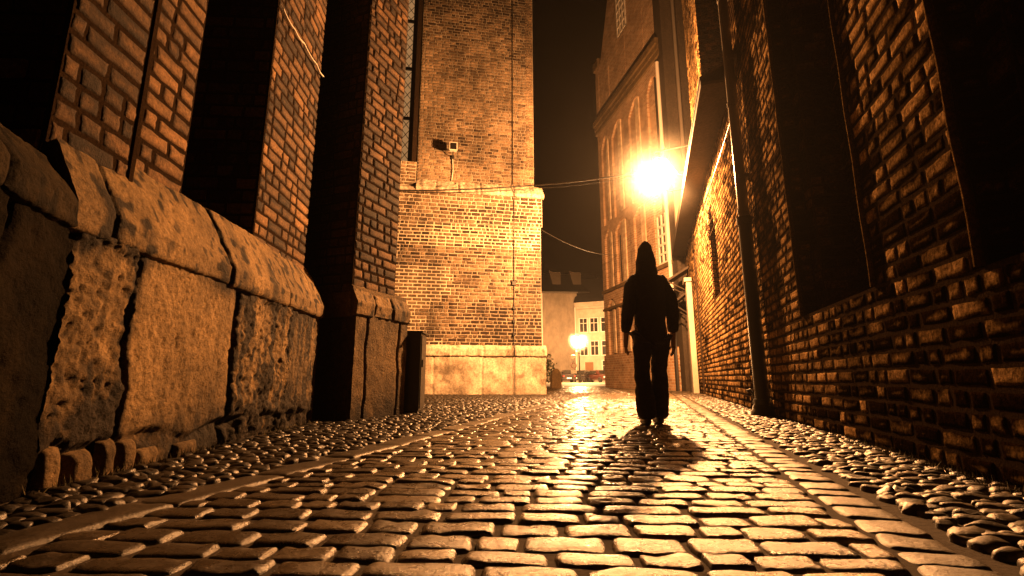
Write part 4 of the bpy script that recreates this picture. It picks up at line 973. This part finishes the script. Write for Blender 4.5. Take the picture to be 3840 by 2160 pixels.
# ------------------------------------------------ cars
def car(loc, rot, label, paint, lights):
    o = empty('parked_car', label, 'car', loc, rot, 'cars parked on the square')
    Rm = Matrix.Translation(loc) @ Matrix.Rotation(rot, 4, 'Z')
    def X(p): return np.array(Rm @ Vector(p))
    def loft(secs, nn=14):
        # secs: (y, half width bottom, half width top, z0, z1)
        V = []
        for (y, wb, wt, z0, z1) in secs:
            for q in range(nn):
                t = 2 * math.pi * q / nn
                c, s = math.cos(t), math.sin(t)
                ex = lambda v: math.copysign(abs(v) ** .45, v)
                zz = (ex(s) + 1) / 2; w_ = wb + (wt - wb) * zz
                V.append(X((ex(c) * w_, y, z0 + (z1 - z0) * zz)))
        F = [[i * nn + q, i * nn + (q + 1) % nn, (i + 1) * nn + (q + 1) % nn, (i + 1) * nn + q] for i in range(len(secs) - 1) for q in range(nn)]
        return V, F, nn, len(secs)
    f = Acc()
    V, F, nn, ns = loft([(-2.1, .70, .66, .32, .66), (-2.0, .82, .78, .24, .76), (-1.2, .86, .80, .2, .88), (-.6, .87, .80, .2, .95), (.8, .87, .80, .2, .97), (1.7, .85, .78, .22, .95), (2.05, .80, .74, .28, .90), (2.12, .74, .7, .34, .8)])
    f.add(V, F, smooth=True); f.add(V[:nn], [list(range(nn))]); f.add(V[-nn:], [list(range(nn))[::-1]])
    V, F, nn, ns = loft([(-.95, .72, .70, .86, .90), (-.35, .76, .60, .86, 1.36), (.3, .77, .60, .86, 1.45), (1.2, .76, .58, .86, 1.38), (1.85, .72, .66, .86, .95)])
    f.add(V, F, smooth=True); f.add(V[:nn], [list(range(nn))]); f.add(V[-nn:], [list(range(nn))[::-1]])
    f.build('body', paint, o)
    for pts, nm in (([(-.56, -.80, .97), (.56, -.80, .97), (.48, -.42, 1.31), (-.48, -.42, 1.31)], 'windscreen'), ([(.54, 1.78, 1.0), (-.54, 1.78, 1.0), (-.46, 1.32, 1.33), (.46, 1.32, 1.33)], 'rear_window')):
        f = Acc(); c = np.mean(pts, 0); off = A(0, -.06 if nm == 'windscreen' else .06, .04)
        f.poly([X(A(*p) + off) for p in pts]); f.build(nm, M['glass_dark'], o)
    for sx in (-1, 1):
        f = Acc(); P_ = [(sx * .80, -.5, .98), (sx * .80, 1.35, .98), (sx * .70, 1.05, 1.32), (sx * .70, -.2, 1.32)]
        f.poly([X(p) for p in P_]); f.build('side_window', M['glass_dark'], o)
        for y in (-1.3, 1.3):
            f = Acc(); f.tube([X((sx * .70, y, .31)), X((sx * .89, y, .31))], .31, n=18); w_ = f.build('wheel', M['rubber'], o)
            f = Acc(); f.tube([X((sx * .885, y, .31)), X((sx * .902, y, .31))], .19, n=12); f.build('rim', M['chrome'], w_)
        f = Acc(); c = X((sx * .60, -2.06, .60)); f.lathe(c, [(.001, .09), (.09, .07), (.13, 0), (.09, -.07), (.001, -.09)], n=10); f.build('headlight', M['lens'], o)
        f = Acc(); c = X((sx * .62, 2.06, .68)); f.lathe(c, [(.001, .09), (.09, .07), (.12, 0), (.09, -.07), (.001, -.09)], n=10); f.build('tail_light', M['taillight'], o)
        f = Acc(); f.lathe(X((sx * .92, -.55, 1.0)), [(.001, .07), (.09, .05), (.1, 0), (.06, -.05), (.001, -.06)], n=8); f.build('mirror', paint, o)
    for y, s_ in ((-2.135, 1), (2.15, -1)):
        f = Acc(); P_ = [(-.26, y, .42), (.26, y, .42), (.26, y, .54), (-.26, y, .54)]; f.poly([X(p) for p in P_][::s_]); f.build('number_plate', M['plate'], o)
    return o
car((6.45, 55.6, 0), math.pi, 'dark hatchback seen from behind, leftmost of the parked cars', M['car_paint'], 0)
car((8.35, 56.3, 0), -.55, 'dark saloon turned at an angle right of the far lamp post', M['car_paint'], 0)
car((10.25, 55.0, 0), .35, 'rightmost parked car, half hidden by the corner of the gabled brick house', M['car_paint_red'], 0)

# ================================================================== PERSON
PX, PY = 1.42, 4.76
PE = empty('person', 'dark hooded person in a long jacket and trousers walking away down the cobbled street', 'person', (PX, PY, -.012))
def skin_mesh(name, verts, edges, radii, root, mtl, sub=2, fold=0.):
    me = bpy.data.meshes.new(name); me.from_pydata([tuple(v) for v in verts], edges, []); o = bpy.data.objects.new(name, me); COL.objects.link(o)
    sk = o.modifiers.new('skin', 'SKIN'); sk.use_smooth_shade = True
    for i, r in enumerate(radii):
        d = me.skin_vertices[0].data[i]; d.radius = r if hasattr(r, '__len__') else (r, r); d.use_root = (i == root); d.use_loose = False
    sb = o.modifiers.new('sub', 'SUBSURF'); sb.levels = sub; sb.render_levels = sub
    me.materials.append(mtl); o.parent = PE
    if fold:
        tx = bpy.data.textures.new(name + '_folds', 'CLOUDS'); tx.noise_scale = .11; tx.noise_depth = 2
        dm = o.modifiers.new('folds', 'DISPLACE'); dm.texture = tx; dm.strength = fold; dm.mid_level = .5; dm.texture_coords = 'LOCAL'
    return o
# joints (x right, y forward/away, z up); back to the viewer, right leg a little forward
J = {}
Bv, Be, Br = [], [], []
def jv(p, r, par=None):
    Bv.append(p); Br.append(r); i = len(Bv) - 1
    if par is not None: Be.append((par, i))
    return i
pel = jv((0, 0, .98), (.15, .11)); ab = jv((0, .01, 1.12), (.13, .10), pel); ch_ = jv((0, .02, 1.34), (.16, .11), ab); nk = jv((0, .04, 1.53), .055, ch_)
hd0 = jv((-.01, .05, 1.62), (.075, .085), nk); hd1 = jv((-.01, .06, 1.72), (.085, .10), hd0); hd2 = jv((-.01, .055, 1.79), (.06, .07), hd1)
ns = jv((-.01, .16, 1.70), .016, hd1)
def arm(sx, el, wr, hand, fingers):
    s = jv((sx * .155, .01, 1.47), .056, ch_); e = jv(el, .046, s); w_ = jv(wr, .03, e); p = jv(hand, (.036, .022), w_)
    for fo in fingers:
        q = p
        for pt in fo: q = jv(pt, .009, q)
def hand_f(h, sx):
    h = A(*h); out = []
    for k, (dy, L) in enumerate(((.03, .068), (.01, .078), (-.011, .072), (-.03, .055))):
        b = h + A(0, dy, -.045)
        out.append([tuple(b), tuple(b + A(-sx * .008, .004, -L * .5)), tuple(b + A(-sx * .028, .008, -L * .9))])
    out.append([tuple(h + A(-sx * .01, .045, -.01)), tuple(h + A(-sx * .022, .06, -.045))])
    return out
hR = (.245, .06, .80); arm(1, (.215, -.03, 1.17), (.24, .04, .90), hR, hand_f(hR, 1))
hL = (-.25, .05, .81); arm(-1, (-.222, -.05, 1.17), (-.248, .02, .91), hL, hand_f(hL, -1))
def leg(sx, kn, an, toe):
    hp = jv((sx * .095, 0, .92), .095, pel); k_ = jv(kn, .062, hp); c = jv(tuple((A(*kn) * .65 + A(*an) * .35)), .058, k_); a_ = jv(an, .040, c); t = jv(toe, .034, a_)
leg(-1, (-.10, .06, .52), (-.09, -.04, .10), (-.10, .10, .045))
leg(1, (.105, .10, .53), (.07, .10, .10), (.075, .24, .045))
skin_mesh('body', Bv, Be, Br, 0, M['skin'])
# jacket: torso and sleeves
jV = [(-.012, 0, .80), (0, 0, .98), (0, .0, 1.16), (0, .015, 1.34), (0, .03, 1.48), (0, .04, 1.56),
      (.155, .01, 1.465), (.205, -.02, 1.32), (.222, -.03, 1.17), (.245, .035, .91), (-.155, .01, 1.465), (-.21, -.035, 1.32), (-.228, -.05, 1.17), (-.25, .015, .92)]
jE = [(0, 1), (1, 2), (2, 3), (3, 4), (4, 5), (3, 6), (6, 7), (7, 8), (8, 9), (3, 10), (10, 11), (11, 12), (12, 13)]
jR = [(.185, .15), (.185, .15), (.17, .14), (.18, .14), (.13, .11), (.09, .09), .085, .076, .07, .058, .085, .076, .07, .058]
skin_mesh('jacket', jV, jE, jR, 1, M['cloth'], 3, .032)
tV = [(0, 0, .96), (.09, .01, .86), (.098, .07, .62), (.09, .10, .50), (.08, .09, .28), (.072, .10, .055), (-.09, 0, .86), (-.095, .04, .62), (-.098, .055, .50), (-.095, .0, .28), (-.085, -.03, .055)]
tE = [(0, 1), (1, 2), (2, 3), (3, 4), (4, 5), (0, 6), (6, 7), (7, 8), (8, 9), (9, 10)]
tR = [(.17, .13), .105, .085, .078, .092, .10, .105, .085, .080, .098, .11]
skin_mesh('trousers', tV, tE, tR, 0, M['cloth2'], 3, .04)
# hood with a soft peak
hV = [(0, .02, 1.50), (0, .03, 1.60), (-.005, .03, 1.70), (-.005, .02, 1.79), (-.01, .0, 1.86), (-.012, -.02, 1.895)]
skin_mesh('hood', hV, [(i, i + 1) for i in range(5)], [(.15, .12), (.115, .12), (.10, .125), (.085, .11), (.055, .075), (.02, .03)], 0, M['cloth'], 3, .03)
for sx, y0, z0 in ((-1, -.06, .0), (1, .08, .0)):
    cx = -.092 if sx < 0 else .075
    skin_mesh('shoe', [(cx, y0 - .03, .05), (cx, y0 + .05, .05), (cx, y0 + .15, .04), (cx, y0 + .21, .03)], [(0, 1), (1, 2), (2, 3)], [(.04, .05), (.045, .048), (.045, .035), (.03, .022)], 0, M['leather'])
# moss and grass blades where the walls meet the paving
mo = Acc(); rgm = np.random.default_rng(9); nb = 5200
yy = rgm.random(nb) ** 1.3 * 7 + .5; side = rgm.random(nb) < .7
bx = np.where(side, 1.475 + .295 * yy - rgm.random(nb) ** 2 * .10, -1.93 - .05 * (yy - 2) + rgm.random(nb) ** 2 * .07)
ok = (side | ((yy > 1.9) & (yy < 5.0))) & (vnoise(np.stack([yy * 2.5, side * 9., yy * 0], -1)) > -.35)
p0 = np.stack([bx, yy, np.full(nb, -.02)], -1)[ok]; nb = len(p0)
an = rgm.random(nb) * 6.28; w_ = A(1, 0, 0) * np.cos(an)[:, None] * .004 + A(0, 1, 0) * np.sin(an)[:, None] * .004
tip = p0 + np.stack([rgm.normal(0, .018, nb), rgm.normal(0, .018, nb), .02 + rgm.random(nb) * .05], -1)
V = np.stack([p0 - w_, p0 + w_, tip], 1).reshape(-1, 3); mo.add(V, np.arange(nb * 3).reshape(-1, 3), tone=np.repeat(rgm.random(nb), 3))
tag(mo.build('moss', M['moss']), 'fringe of moss and short grass along the foot of both walls', 'moss', kind='stuff')

# ================================================================== RENDER SETTINGS
S.render.engine = 'CYCLES'
S.view_settings.view_transform = 'Standard'; S.view_settings.look = 'None'; S.view_settings.exposure = 0; S.view_settings.gamma = 1
c = S.cycles
c.use_denoising = True
try: c.denoiser = 'OPENIMAGEDENOISE'
except Exception: pass
c.max_bounces = 5; c.diffuse_bounces = 1; c.glossy_bounces = 2; c.transmission_bounces = 2; c.volume_bounces = 0; c.transparent_max_bounces = 6
c.sample_clamp_indirect = 3.; c.caustics_reflective = False; c.caustics_refractive = False
S.render.resolution_x = 1024; S.render.resolution_y = 576
